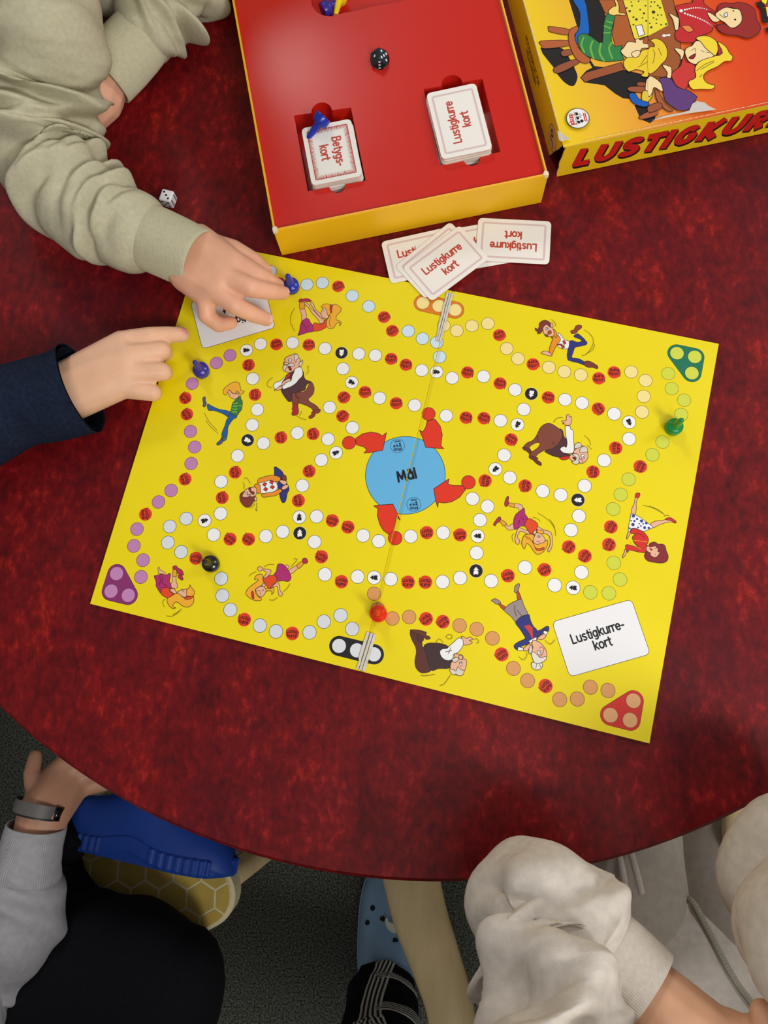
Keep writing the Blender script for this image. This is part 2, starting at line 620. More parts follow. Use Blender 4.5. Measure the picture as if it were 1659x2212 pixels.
SPACES = '''S 584.6 586|R 602.8 611 190|B 663 614.8|B 696.5 611|R 730.6 618.6 195|B 761 638.9|B 796.5 661.8|R 829.6 685 200|R 847.3 714.8 200|B 882 715.3|B 912.7 731.5|B 943.8 739.4|B 949.6 771
P 497 767.5|P 467.3 784|P 415.4 828.7|R 400.3 860 -50|R 404 895 -60|P 411.5 932|P 420.4 965.6|P 412.8 1001.3|R 400 1035.2 -75|P 369.7 1059.5|P 342.4 1084.3|R 314.3 1111 -85|P 295.8 1143|P 289.2 1179.2|P 309 1210|P 304.4 1246.3
A 532.4 756.6 4|W 562.8 743.2|R 597 744 190|W 632 740.6|R 667 745 182|W 702 752.8|K 737.7 762.2 -95|W 775 764.5|R 537 788.7 -97|W 546 818|R 551 852.8 -93|W 556 885|W 545 918|K 535 951 -25|W 569 957.5|W 513.3 984.6
W 740.8 796.6|A 759.7 826 -28|R 742.8 858.5 215|R 788.4 847 180|W 820 860|R 856 871 180|W 895.6 875.4|W 712 880|R 740 899 218|W 761.3 923.8|A 725.8 978 25|W 694 993.7|W 708.6 948.6|R 676.5 937.5 -80|W 642.3 935.4|R 606.8 945.3 -87
R 667.8 1018.2 -78|W 653.2 1048.9|R 644.6 1081.5 -83|A 646.6 1117.2 90|K 647.6 1151.6 91|W 683.8 1115.7|R 718 1124.8 -22|R 751.6 1138.7 -26|W 784.3 1157|W 818.2 1168.9|W 887.3 1158.7|R 922 1150.6 6|W 957.3 1150.8|R 993.9 1155.5 6|A 1031.8 1157.7 180
W 679.5 1170.6|R 694.4 1202.8 -32|W 701.8 1240.8|R 737.7 1256.5 -10|W 772.4 1245.8|A 808 1247.6 178|W 843.8 1250.9|R 881.5 1257.7 -4|R 919 1257.7 -4|W 956 1257|W 993.9 1248.6|K 1028.3 1233.2 88|W 1029.3 1194.4|W 1061 1255|R 1097.3 1243.6 10|W 1134 1225.7|R 1176.3 1230.7 22|W 1198.2 1264|A 1238 1269.6 176
W 610.6 1148.6|W 574 1158.3|R 536.8 1165 -38|R 497 1164.6 -38|W 461.6 1155|A 442 1124.6 18|W 476.6 1109.4|R 479.9 1075.2 -84|W 477.6 1040.3|R 508.2 1020.3 -84|S 402 1120.3|S 366.7 1137.2|S 362.7 1172|S 391.3 1192.4|R 423.2 1206 -14|S 477.8 1249.9|S 480.4 1286.6|S 497.6 1317.4|R 527.8 1338.5 -14|S 561.5 1351.4|S 596.2 1364|R 631.6 1368.4 -8|S 668.6 1366|S 699.5 1342.8|S 735.7 1329.4|S 760.8 1358.5
Y 958.5 703|Y 986.8 714.5|Y 1019.5 704|Y 1054 699|R 1078.7 724 195|Y 1094.7 753|Y 1119 774.8|R 1151.4 786.9 186|Y 1185.6 793.5|Y 1219 803|Y 1254.7 810|R 1293.4 817.3 177|R 1326.6 804.4 174|Y 1363.5 803.4|Y 1394.4 822|Y 1390.6 856.3|Y 1387 890
W 810.6 767.7|R 845 775.2 172|R 877 788 168|W 911 800|A 943 803.5 -8|W 976.6 816.6|R 1010 804.6 165|W 1044.4 813.3|R 1080.2 828.3 160|W 1112.6 842|K 1147.7 850.7 -103|R 1184.3 858.6 163|W 1220.5 863.4|W 1257.2 870.5|R 1292.4 883 118|W 1326.6 894|A 1359 912 -66|W 1359 948|R 1330 967.7 85|W 1304.9 994.5|R 1281 1019.4 80|W 1262.8 1049.5|K 1248.4 1080 180|W 1250.6 1114.7|W 1233.4 1145|R 1228.7 1181.5 48|R 1263.4 1201 50|W 1256 1236.4
W 963.9 898|R 1006.8 902.3 160|R 1045.4 903.4 158|W 1081.2 908.7|A 1117.9 917.3 -115|W 1131.3 884.4|R 1104.2 949.6 145|W 1089 983.2|A 1070 1013.5 -135|W 1101.2 1031.7|R 1048 1038.5 76|R 1134.6 1049.5 80|W 1172.3 1061|W 1211.4 1069.3|W 1020.5 1077.4|W 1053 1094|W 1037 1123.5
G 1443.5 807|G 1451 839.4|G 1477.7 864.4|G 1471.6 895.6|G 1431 954.8|G 1409.4 982.4|R 1383 1007.8 62|G 1358 1035.4|G 1341 1068.3|G 1324.6 1099.7|R 1319.6 1138.2 56|R 1315.5 1176.5 62|G 1325.8 1216|G 1339.3 1251.7|G 1275.4 1279.6|G 1315.2 1281.5
O 808 1282.5|O 816 1316|O 847.6 1336|O 883.8 1332.8|R 920.5 1336.8 28|R 956.7 1343 32|O 992.8 1351.3|O 1029.7 1359.2|O 1063.7 1378.8|R 1083.6 1413.5 32|O 1109 1443.9|O 1139.7 1470.3|R 1178.7 1481.8 45|O 1209 1511|O 1247 1510|O 1275.3 1484.4|O 1313.3 1491.6'''
SHARED = {}
NAME = {'W': 'white_space', 'P': 'purple_space', 'B': 'pale_blue_space', 'Y': 'cream_space', 'O': 'orange_space', 'G': 'lime_space', 'S': 'pale_grey_space',
        'R': 'red_lettered_space', 'A': 'arrow_space', 'K': 'black_arrow_space'}
for row in SPACES.replace('\n', '|').split('|'):
    q = row.split()
    kind, px, py = q[0], float(q[1]), float(q[2])
    u, v = bl(px, py)
    ang = bang(px, py, float(q[3])) if len(q) > 3 else 0.0
    if abs(u - FU) < RAD + BV + 0.001:
        P = Print(CUTS, bsurf)
        space_print(kind, P, (u, v), ang)
        P.build(NAME[kind], board)
        continue
    if kind not in SHARED:
        P = Print()
        space_print(kind, P, (0, 0), 0.0)
        SHARED[kind] = P.build(NAME[kind], None, mesh_only=True)
    link(NAME[kind], SHARED[kind], board, (u, v, 0.003), ang)


def convex(pts):
    pts = sorted(set(pts))
    def half(ps):
        h = []
        for p in ps:
            while len(h) > 1 and (h[-1][0] - h[-2][0]) * (p[1] - h[-2][1]) - (h[-1][1] - h[-2][1]) * (p[0] - h[-2][0]) <= 0:
                h.pop()
            h.append(p)
        return h
    a, b = half(pts), half(pts[::-1])
    return a[:-1] + b[:-1]


# ---- home fields
for pts, c, dk, fill in ((((1462.3, 763), (1500.8, 771), (1494.4, 806)), (14, 112, 82), (10, 60, 40), (206, 214, 70)),
                         (((252, 1239), (240, 1277), (277.3, 1286)), (132, 44, 104), (70, 18, 50), (192, 130, 182)),
                         (((1318.7, 1544.8), (1368.2, 1513.7), (1361, 1555.6)), (204, 40, 30), (96, 20, 16), (222, 166, 112)),
                         (((913.4, 654.5), (948, 661), (983, 669.7)), (218, 122, 24), (120, 60, 16), (242, 222, 146)),
                         (((732.4, 1395.2), (771, 1404.8), (808, 1413.5)), (24, 22, 26), (24, 22, 26), (218, 222, 226))):
    P = Print(CUTS, bsurf)
    cs = [bl(*p) for p in pts]
    hull = convex([(round(x, 6), round(y, 6)) for q in cs for x, y in circ(q[0], q[1], RAD * 1.38, 40)])
    P.poly(hull, ink(dk))
    hull = convex([(round(x, 6), round(y, 6)) for q in cs for x, y in circ(q[0], q[1], RAD * 1.33, 40)])
    P.poly(hull, ink(c))
    for q in cs:
        P.disc(q, RAD * 1.0, ink(dk), 32)
        P.disc(q, RAD * 0.97, ink(fill), 32)
    P.build('home_field', board)

# ---- goal
P = Print(CUTS, bsurf)
gc = bl(875.5, 1026)
GRD = 0.0362
P.disc(gc, GRD, ink((30, 60, 70)), 80)
P.disc(gc, GRD - 0.0005, ink((98, 178, 224)), 80)
for (hx, hy), body in (((754, 956.5), (560, 860, 3.95, '822,345 880,305 950,290 1015,300 1052,322 1085,295 1075,350 1053,445 940,467 893,470 918,440 890,415 830,400')),
                       ((925.8, 894.2), (560, 860, 3.95, '1500,180 1545,240 1562,310 1550,405 1575,432 1500,427 1420,420 1400,355 1368,272 1395,290 1420,250 1433,195')),
                       ((1012, 1042), (0, 0, 1, '937,1056 970,1034.5 967.6,1046 980,1049 999,1049 1006,1057 993,1074 976,1084 960,1086.5 947,1085 945.6,1095.4 942,1085')),
                       ((853.7, 1162.5), (560, 860, 3.95, '1140,905 1010,915 978,920 1015,945 1008,1000 1030,1080 1060,1130 1108,1165 1150,1135 1158,1080 1170,1010 1203,1042 1180,990'))):
    q = [tuple(map(float, s_.split(','))) for s_ in body[3].split()]
    q = [bl(body[0] + x / body[2], body[1] + y / body[2]) for x, y in q]
    P.poly(q, ink((222, 52, 24)))
    P.stroke(q, 0.0005, ink((60, 14, 20)), closed=True)
    c = bl(hx, hy)
    P.disc(c, RAD * 1.02, ink((60, 14, 20)), 32)
    P.disc(c, RAD * 0.95, ink((222, 52, 24)), 32)
a_ = bang(879, 1028, 13)
text(P, 'M\u00e5l', bl(879, 1028), a_, 0.0092, 0.2, ink((16, 18, 34)), 1.1)
P.build('goal_field', board)


def danspil(P, c, r, ang, cring, cfill, cdark, ctext):
    ca, sa = math.cos(ang), math.sin(ang)
    f = lambda x, y: (c[0] + (x * ca - y * sa) * r, c[1] + (x * sa + y * ca) * r)
    P.disc(c, r, ink(cring), 40)
    P.disc(c, r * 0.94, ink(cfill), 40)
    text(P, 'danspil', f(0, -.5), ang, r * 0.42, 0.17, ink(ctext), 0.72)
    P.stroke([f(-.7, -.2), f(.7, -.2)], r * .035, ink(cdark), up=False)
    for x0, x1 in ((-.62, -.3), (-.2, .12), (.2, .52)):
        P.poly([f(x0, -.12), f(x1, -.12), f(x1, .1), f(x0 + .08, .12)], ink(cdark), up=False)
    P.disc(f(.34, .28), r * .15, ink(cdark), 16, up=False)
    for x, y in ((-.35, .25), (-.2, .32), (-.05, .25), (-.15, .16)):
        P.disc(f(x, y), r * .05, ink(cdark), 8, up=False)
    for y in (.52, .66):
        P.poly([f(-.45, y), f(.38, y), f(.5, y + .09), f(-.33, y + .09)], ink(ctext), up=False)
    P.l += 1


for q, d in (((858.7, 963), 3), ((894, 1089.6), 3)):
    P = Print(CUTS, bsurf)
    P.l = 6
    danspil(P, bl(*q), 0.0065, bang(*q, d), (24, 60, 84), (98, 178, 224), (24, 50, 76), (24, 50, 76))
    P.build('maker_emblem', board)

# ---- printed card places
for cs, lines in ((((1191.8, 1343.3), (1362.8, 1296.5), (1405, 1411), (1232.6, 1462.3)), (('Lustigkurre-', (1291, 1366), 17), ('kort', (1302, 1391), 17))),
                  (((566, 608), (410.4, 654), (439.5, 752.8), (594.7, 707)), (('Lustigkurre-', (510, 692), 197), ('kort', (497, 664), 197)))):
    P = Print(CUTS, bsurf)
    q = [Vector(bl(*p)) for p in cs]
    ctr = sum(q, Vector((0, 0))) / 4
    wv, hv = (q[1] - q[0] + q[2] - q[3]) / 2, (q[3] - q[0] + q[2] - q[1]) / 2
    a0 = math.atan2(wv.y, wv.x)
    R2 = Matrix.Rotation(a0, 2)
    for gr, colr in ((0.0009, (70, 68, 60)), (0, (234, 234, 236))):
        rr = [tuple(ctr + R2 @ Vector(p)) for p in rrect(0, 0, wv.length + gr, hv.length + gr, 0.004 + gr / 2, 6)]
        P.poly(rr, ink(colr))
    for s_, p, d in lines:
        text(P, s_, bl(*p), bang(*p, d), 0.0076, 0.182, ink((18, 18, 22)), 0.95)
    P.build('card_place', board)
# ------------------------------------------------------------------ printed cartoon figures of the board
SK = (232, 178, 146)
MAG = (172, 40, 108)
TOP = (222, 72, 28)
HAIR = (238, 172, 44)
SOCK = (226, 160, 44)
SHOE = (178, 40, 72)
BRO = (128, 66, 52)
VES = (80, 44, 50)
WHT = (236, 236, 234)
GRY = (216, 206, 190)
BHR = (124, 50, 40)
NAV = (44, 48, 122)
ORA = (230, 142, 34)
RED = (204, 44, 38)


def parse(s, ox, oy, k):
    return [(ox + float(a) / k, oy + float(b) / k) for a, b in (q.split(',') for q in s.split())]


def edge(P, src, q, lw, lc, xmax, xmin):
    """ink outline, left off where a shape was only cut by the limit of a print block"""
    n = len(q)
    for i in range(n):
        a, b = src[i], src[(i + 1) % n]
        if (xmax and a[0] > xmax and b[0] > xmax) or (xmin and a[0] < xmin and b[0] < xmin):
            continue
        P.stroke([q[i], q[(i + 1) % n]], lw, ink(lc), up=False, cn=6)
    P.k = 0
    P.l += 1


def figure(P, conv, data, lw, lc=OUT, xmax=None, xmin=None):
    """data: (origin x, origin y, scale, [(ink, outline points) ...]); kinds: poly, line, dot, band"""
    ox, oy, k, items = data
    for it in items:
        c, s = it[0], it[1]
        if c == 'line':
            q = crom([Vector(conv(*p)) for p in parse(s, ox, oy, k)], 4, False)
            P.stroke(q, it[2] if len(it) > 2 else lw * 0.75, ink(it[3] if len(it) > 3 else lc), up=False, cn=6)
        elif c == 'dot':
            for q in s.split():
                x, y, r = map(float, q.split(','))
                a, b = Vector(conv(ox + x / k, oy + y / k)), Vector(conv(ox + (x + r) / k, oy + y / k))
                P.disc(a, (b - a).length, ink(it[2]), 12, up=False)
            P.l += 1
        elif c == 'sharp':
            src = parse(s, ox, oy, k)
            q = [Vector(conv(*p)) for p in src]
            P.poly(q, ink(it[2]))
            if len(it) < 4:
                edge(P, src, q, lw, lc, xmax, xmin)
        else:
            src = crom([Vector(p) for p in parse(s, ox, oy, k)], 3)
            q = [Vector(conv(*p)) for p in src]
            P.poly(q, ink(c))
            edge(P, src, q, lw, lc, xmax, xmin)
    P.l += 1


FIGS = [
 ('girl touching her raised toes', (620, 630, 11.85, [
  (SK, '340,460 410,440 450,430 480,520 500,580 490,690 460,740 380,760 375,600 345,520'), (SOCK, '325,270 400,265 450,290 455,400 420,440 325,440'),
  (SHOE, '300,250 320,200 370,180 410,195 480,175 560,190 620,225 600,255 520,260 430,245 390,265 320,270'),
  (SK, '630,260 680,310 720,430 800,520 880,590 930,690 880,680 800,600 700,480 640,380 600,330'),
  (SK, '450,270 500,290 570,350 600,420 700,500 770,580 850,660 940,730 945,780 880,820 830,810 820,760 760,680 680,600 620,520 560,430 500,370 450,310'),
  (MAG, '490,690 560,710 600,790 640,840 690,880 690,1010 520,1050 400,1090 280,1120 320,1020 340,880 380,760'),
  (TOP, '680,830 720,800 790,820 850,835 920,810 960,760 970,720 1010,720 1010,890 930,960 830,1000 690,1010 665,900'),
  (HAIR, '1170,360 1240,325 1330,370 1395,430 1380,490 1350,540 1270,620 1260,720 1340,745 1390,800 1350,880 1360,800 1290,800 1240,860 1190,930 1100,950 1040,920 1010,860 1020,740 1080,640 1110,540'),
  (SK, '930,420 1000,430 1030,520 1060,600 1050,680 970,690 900,650 875,600 870,550 890,500'),
  (HAIR, '870,400 930,340 1010,315 1110,340 1130,450 1110,560 1070,620 1030,560 1020,480 960,420'),
  (RED, '1110,350 1165,350 1150,450 1140,550 1105,500 1100,400'),
  ('line', '200,430 120,560 95,700 110,880'), ('line', '130,860 170,970 210,1020'), ('line', '935,470 945,490 960,500'), ('line', '1130,640 1080,800 1120,900'), ('line', '380,800 480,900 520,1030'), ('line', '560,880 500,920')])),
 ('old man in a brown waistcoat with crossed arms', (570, 750, 11.85, [
  (BRO, '1190,890 1260,950 1290,1060 1270,1180 1200,1270 1140,1320 1180,1400 1290,1460 1400,1560 1340,1640 1260,1640 1240,1590 1120,1510 890,1430 870,1470 740,1450 720,1390 650,1390 690,1300 720,1200 900,1150 1060,1120'),
  (VES, '740,620 800,640 990,600 1030,760 1080,840 1180,870 1190,900 1090,970 1060,1080 1000,1120 850,1150 730,1180 720,1300 650,1400 560,1310 480,1190 440,1090 500,1050 480,900 600,700'),
  (BRO, '730,1190 810,1170 870,1300 880,1460 740,1450 720,1300'), (RED, '620,680 690,670 660,740 600,800 550,830 570,760'),
  ((166, 36, 36), '740,1460 850,1460 880,1560 890,1660 850,1730 740,1750 715,1700 740,1630 720,1580 740,1520'),
  ((140, 52, 36), '1250,1650 1370,1590 1440,1590 1440,1650 1370,1700 1330,1690 1290,1780 1190,1830 1150,1800 1170,1760 1220,1730 1220,1680'),
  (WHT, '600,700 520,780 400,880 310,900 250,970 260,1040 310,1075 400,1000 460,970 470,900 540,800'), (SK, '460,1000 380,1020 320,1080 265,1100 300,1120 380,1100 460,1070'),
  (SK, '480,900 560,840 640,805 690,820 650,880 560,910 520,960 460,970'),
  (WHT, '800,560 870,520 940,515 980,570 1000,680 970,760 890,840 830,920 700,1010 590,1050 500,1080 470,1000 530,960 560,920 700,850 720,760 770,650'),
  (SK, '530,310 570,270 640,230 720,200 800,170 870,200 890,270 930,300 940,370 910,420 900,500 800,560 740,620 660,660 580,640 540,590 550,520 510,450 520,380 550,350'),
  (GRY, '790,200 860,190 890,280 840,330 820,390 800,350 780,270'), (GRY, '920,380 970,370 990,330 1000,390 960,480 910,500 905,430'),
  (GRY, '530,460 600,470 650,430 720,410 790,440 780,480 700,490 600,500 570,540 540,620 500,580 490,520'), (SK, '520,420 550,390 630,400 620,450 540,455'),
  ((120, 20, 24), '620,515 680,510 710,570 690,610 660,590 640,540'), (WHT, '630,330 670,305 715,320 700,370 650,385'), ('dot', '660,340,14', INKBLACK),
  ('line', '230,780 130,860 85,950 120,1020 200,1035'), ('line', '1100,485 1150,510 1120,580'), ('line', '1160,600 1130,650 1080,700'), ('line', '970,1640 950,1700 910,1750'), ('line', '840,1760 960,1830 1090,1865'), ('line', '810,1190 840,1290 960,1310')])),
 ('boy in a green jumper kicking', (420, 810, 11.85, [
  ((24, 88, 156), '340,740 420,780 560,850 700,890 820,910 930,950 900,1010 870,1080 760,1010 620,950 480,910 370,910 330,830'),
  ((24, 88, 156), '930,990 1010,1030 1090,1040 1070,1100 1000,1130 920,1230 860,1340 850,1480 820,1600 700,1570 720,1440 780,1300 820,1160 870,1080 890,1000'),
  ((44, 122, 62), '1080,620 1150,560 1180,530 1190,610 1230,680 1220,820 1200,900 1150,960 1100,1030 1020,1030 930,970 950,860 970,740 1020,670'),
  ('line', '1000,730 1060,735 1110,715', .0011, (120, 178, 60)), ('line', '985,795 1060,805 1110,790', .0011, (120, 178, 60)), ('line', '975,870 1050,880 1100,868', .0011, (120, 178, 60)), ('line', '965,940 1040,950 1090,940', .0011, (120, 178, 60)),
  ('line', '1130,690 1120,820 1100,920 1130,970'), ('line', '1150,780 1200,790', .0011, (120, 178, 60)),
  (SK, '850,430 900,390 960,460 1040,490 1090,440 1120,480 1140,540 1090,600 1030,620 960,600 920,570 880,540 890,510'),
  (HAIR, '740,440 770,340 860,270 960,200 1080,180 1150,220 1180,330 1200,400 1280,420 1230,480 1170,500 1130,440 1080,420 1040,490 960,450 900,380 850,440 820,510 760,500'),
  (SK, '1070,420 1110,420 1110,470 1075,480'),
  ((74, 84, 128), '215,600 250,560 285,580 280,650 310,720 290,790 260,820 220,800 230,730 220,660'), ((74, 84, 128), '700,1590 720,1650 740,1690 690,1760 600,1800 570,1760 620,1710 670,1660'),
  ((50, 110, 150), '730,1600 820,1610 810,1660 750,1690'), ('line', '260,970 320,1100 420,1250 590,1420'), ('line', '300,1160 400,1310 610,1500'), ('line', '900,490 930,500')])),
 ('bearded man sitting in a chequered waistcoat', (500, 990, 11.85, [
  (NAV, '1090,240 1130,215 1190,250 1280,320 1340,420 1400,600 1480,780 1430,900 1400,1060 1360,1130 1300,1130 1260,1050 1230,920 1280,830 1190,760 1180,620 1220,540 1100,440 1100,330'),
  ((124, 52, 40), '1310,440 1390,440 1410,560 1330,580 1290,540'),
  (WHT, '700,640 880,590 1010,560 1120,600 1180,690 1170,790 1080,860 960,880 780,900 730,830 700,740'),
  ('sharp', '970,620 1010,565 1080,590 1050,670', RED), ('sharp', '790,680 850,620 910,640 860,720', RED), ('sharp', '990,740 1040,690 1110,730 1060,790', RED), ('sharp', '820,800 870,740 930,780 890,850', RED),
  (ORA, '700,530 800,490 1000,440 1190,460 1260,520 1220,590 1110,600 1000,560 850,600 690,640 670,590'), (ORA, '780,920 900,890 1050,870 1230,790 1300,830 1230,900 1110,960 950,980 830,1000 770,960'),
  (SK, '1230,580 1300,560 1420,600 1380,680 1300,660'), (SK, '1290,760 1340,700 1440,680 1450,740 1370,800 1300,800'), (ORA, '590,700 650,660 740,690 740,760 750,880 680,900 640,830'),
  (SK, '280,960 330,850 420,770 520,750 600,740 640,780 650,860 620,960 560,990 480,1000 380,1000 300,1000'),
  (BHR, '220,960 260,890 340,850 290,930 290,990 400,1000 480,980 560,990 590,960 640,1050 570,1110 500,1220 400,1260 300,1200 230,1090'),
  (BHR, '440,780 500,760 500,840 570,860 590,910 540,930 500,890 470,850'), (SK, '590,1000 640,1010 650,1080 600,1090'),
  (WHT, '375,885 420,880 415,930 385,925'), (WHT, '430,940 490,930 470,968 440,965'), ('dot', '415,895,12 470,940,12', INKBLACK),
  ('line', '320,530 400,510 490,660'), ('line', '620,1290 650,1350 650,1140'), ('line', '480,1280 560,1230 600,1160'), ('line', '290,620 340,700 310,790')])),
 ('girl lying with bent legs', (320, 1205, 13.825, [
  (SK, '310,400 290,330 320,270 360,360 440,400 500,450 530,520 460,530 440,480 370,480 300,450'),
  (SK, '730,540 830,540 840,700 880,830 870,890 780,915 700,880 680,780 720,700'),
  (MAG, '180,550 250,530 330,500 440,490 540,520 620,470 670,480 660,600 640,700 680,820 690,920 560,890 430,900 380,1060 280,920 235,820 240,720'),
  (SOCK, '750,350 840,350 850,540 730,545 740,440'), (SHOE, '740,270 830,235 900,310 990,350 1050,440 1050,520 950,500 860,440 850,360 760,350'), (SHOE, '900,520 990,520 1040,600 1040,660 970,650 900,580'),
  (TOP, '430,900 560,890 640,920 650,1000 750,1080 690,1160 590,1200 470,1150 390,1080 400,980'), (SK, '680,930 780,930 850,1030 830,1070 740,1050 670,980'),
  (SK, '870,1030 950,980 1000,950 1080,950 1160,940 1170,1050 1150,1140 1080,1180 980,1120'),
  (HAIR, '590,1200 700,1150 800,1080 900,1060 990,1130 1090,1190 1330,1140 1370,1220 1360,1330 1290,1420 1180,1475 1040,1440 950,1370 860,1320 780,1350 740,1430 780,1490 830,1490 760,1520 680,1480 610,1400 570,1290'),
  (HAIR, '1160,960 1230,890 1255,810 1290,880 1380,990 1380,1080 1330,1140 1180,1140 1150,1060'), (TOP, '1090,1190 1330,1140 1330,1190 1200,1250 1110,1230'),
  ('line', '510,1230 440,1320 490,1470'), ('line', '555,1735 700,1750 850,1680 1010,1520'), ('line', '740,1700 850,1650 950,1580'), ('line', '1000,990 1030,980 1090,1030'), ('line', '360,560 370,700 330,820'), ('line', '450,560 420,740 560,840')])),
 ('girl swinging her hips', (510, 1190, 9.76, [
  (SK, '1110,420 1180,360 1280,310 1320,350 1250,420 1150,490'), (SK, '1020,310 1080,295 1120,330 1090,380 1050,350'),
  (MAG, '870,300 930,270 1010,300 1090,390 1140,480 1160,580 1100,645 980,630 870,640 830,560 800,500 850,420'),
  (SOCK, '1280,300 1390,220 1420,280 1330,370'), (SHOE, '1400,180 1450,150 1500,180 1510,240 1460,270 1410,250'),
  (TOP, '550,590 660,540 800,510 850,570 860,640 800,690 720,790 680,790 620,690 600,660'),
  (SK, '450,370 490,335 550,350 570,380 700,390 740,430 700,500 640,560 570,570 640,470 560,400 490,430'), (SK, '720,790 790,720 880,665 920,740 930,840 980,890 960,950 910,950 890,880 880,780 830,740'),
  (HAIR, '390,610 420,530 500,490 570,520 560,600 590,690 500,750 420,800 410,870 450,950 540,1010 500,1050 400,1045 300,1000 220,930 210,870 270,780 400,680 470,620 430,590'),
  (HAIR, '630,790 720,800 790,770 800,860 750,920 760,860 700,840 630,850'), (SK, '420,810 520,750 600,770 630,830 610,900 540,970 490,960 440,890'), (SK, '550,720 590,680 620,740 570,760'),
  (RED, '330,870 360,860 380,1000 340,990'), ('line', '440,850 500,840 520,930'), ('dot', '570,830,14', INKBLACK),
  ('line', '290,540 320,490 430,440'), ('line', '700,1030 790,1040 880,980'), ('line', '1000,860 1080,790 1140,690'), ('line', '590,340 690,290 800,290'), ('line', '1160,340 1240,250 1290,180 1220,170')])),
 ('bearded man kicking on hands and knee', (1140, 680, 9.76, [
  (NAV, '880,560 970,550 1040,580 1140,560 1200,540 1250,580 1230,630 1130,660 1000,690 960,790 930,900 1060,920 1190,990 1190,1060 1080,1020 880,970 840,930 830,830 850,720'),
  (NAV, '1040,400 1090,420 1210,530 1200,570 1140,560 1110,520 970,460'),
  ((142, 62, 32), '905,340 980,310 1010,240 1090,215 1140,240 1120,290 1060,330 1030,380 960,400 920,390'), ((122, 52, 36), '1200,990 1300,980 1400,1030 1480,1090 1460,1140 1370,1110 1290,1110 1210,1080'),
  (WHT, '640,380 700,430 780,530 870,560 860,700 790,720 710,710 620,650 660,540'), ('sharp', '730,560 770,540 810,600 770,630', RED), ('sharp', '700,650 760,640 780,690 730,710', RED), ('sharp', '620,630 680,615 730,625 700,655', RED),
  (ORA, '540,460 620,440 680,480 680,560 610,640 560,740 530,800 510,850 450,770 480,640 510,560'), (ORA, '550,310 600,370 610,480 550,460 490,500 540,400'), (SK, '280,810 350,770 440,790 500,840 490,875 400,850 320,830'),
  (SK, '320,260 400,210 480,250 540,320 550,430 500,460 420,460 360,430 330,360'),
  (BHR, '160,280 210,310 240,260 250,180 340,120 430,140 480,200 470,270 400,210 330,260 310,330 270,390 200,400 230,370 170,340'), (SK, '480,190 520,180 530,270 490,270'),
  ((166, 78, 50), '420,370 470,330 500,380 470,410 430,420'), (BHR, '360,420 410,430 430,460 390,465'), (WHT, '380,280 420,280 420,320 390,320'), ('dot', '408,298,11', INKBLACK),
  ('line', '1190,320 1300,400 1370,500 1380,600 1330,720 1230,840 1140,865'), ('line', '1410,620 1370,740 1230,830'), ('line', '500,105 570,170 590,250')])),
 ('old man bending over with a raised hand', (1110, 880, 9.217, [
  (VES, '910,430 970,460 1000,580 1060,660 1080,760 1000,900 1120,940 1100,980 900,995 760,960 640,900 620,870 740,830 860,750 940,640 960,540'),
  (BRO, '480,500 540,390 640,325 740,325 850,390 950,470 970,560 930,660 850,760 740,830 600,860 480,930 420,990 310,960 320,910 400,860 480,800 520,720 460,700 340,760 310,810 330,880 220,820 190,790 260,710 370,660 440,580'),
  ((106, 46, 42), '180,790 320,830 350,900 310,920 250,870 190,840'), ((106, 46, 42), '310,960 400,980 480,1010 470,1050 540,1100 540,1160 450,1120 380,1050 310,1010'),
  (RED, '910,1000 1100,970 1090,1020 980,1050'),
  (SK, '950,280 1010,260 1040,270 1050,160 1100,145 1110,200 1140,180 1150,260 1120,350 1050,360 990,330 960,330 1010,310'),
  (WHT, '1030,370 1120,380 1130,430 1180,470 1190,640 1195,880 1110,920 1000,910 930,860 930,810 1000,775 1040,800 1060,700 1030,540 1020,440'),
  (SK, '1200,860 1290,800 1380,770 1460,830 1470,920 1480,980 1440,1060 1380,1110 1310,1110 1200,1090 1110,1020 1120,960 1190,910'),
  (GRY, '1210,750 1280,700 1330,720 1340,780 1280,810 1210,820'), (GRY, '1370,780 1450,800 1470,880 1400,900 1320,900 1310,850'), (GRY, '1160,940 1240,920 1290,960 1300,1040 1290,1110 1230,1140 1150,1090 1220,1060 1240,1000'),
  (SK, '1290,1040 1350,1040 1370,1100 1320,1120'), (WHT, '1340,950 1400,950 1400,1020 1350,1010'), ('dot', '1380,990,14', INKBLACK), ((120, 20, 30), '1170,1000 1220,1000 1230,1040 1190,1030'),
  ('line', '790,300 860,220 980,205'), ('line', '1400,560 1490,640 1530,750'), ('line', '1460,750 1550,840'), ('line', '470,560 480,700'), ('line', '780,690 800,750')])),
 ('girl dancing with raised legs', (1050, 1060, 9.76, [
  (SK, '580,280 730,290 780,370 700,450 680,370 570,350'), (SOCK, '450,270 590,270 580,350 460,310'), (SHOE, '410,190 450,120 480,140 465,220 485,250 440,330 400,320 390,270'),
  (SK, '420,690 470,750 580,690 600,800 480,830 380,730'), (SOCK, '280,620 320,610 430,690 370,750 310,680'), (SHOE, '155,710 220,610 270,555 310,570 290,650 230,680 190,740'),
  (SK, '690,780 800,820 890,850 920,920 860,910 740,850 690,900 660,980 710,1050 680,1130 630,1110 610,1010 640,880'),
  (MAG, '640,490 700,450 800,370 820,490 880,590 820,740 720,750 610,820 580,740 590,590'), (TOP, '880,590 990,620 1080,690 1090,790 1060,830 990,870 970,910 920,900 860,800 810,730'),
  (SK, '1090,760 1200,820 1350,870 1390,960 1390,1170 1330,1290 1300,1260 1350,1130 1340,980 1260,910 1180,900 1080,820'),
  (HAIR, '760,1050 800,950 880,920 1000,930 1010,1000 980,1080 1060,1130 1150,1110 1290,1040 1290,1150 1240,1250 1180,1310 1080,1345 1000,1270 920,1150 850,1120 810,1230 750,1130'), (HAIR, '1080,830 1180,840 1220,870 1180,910 1080,880'),
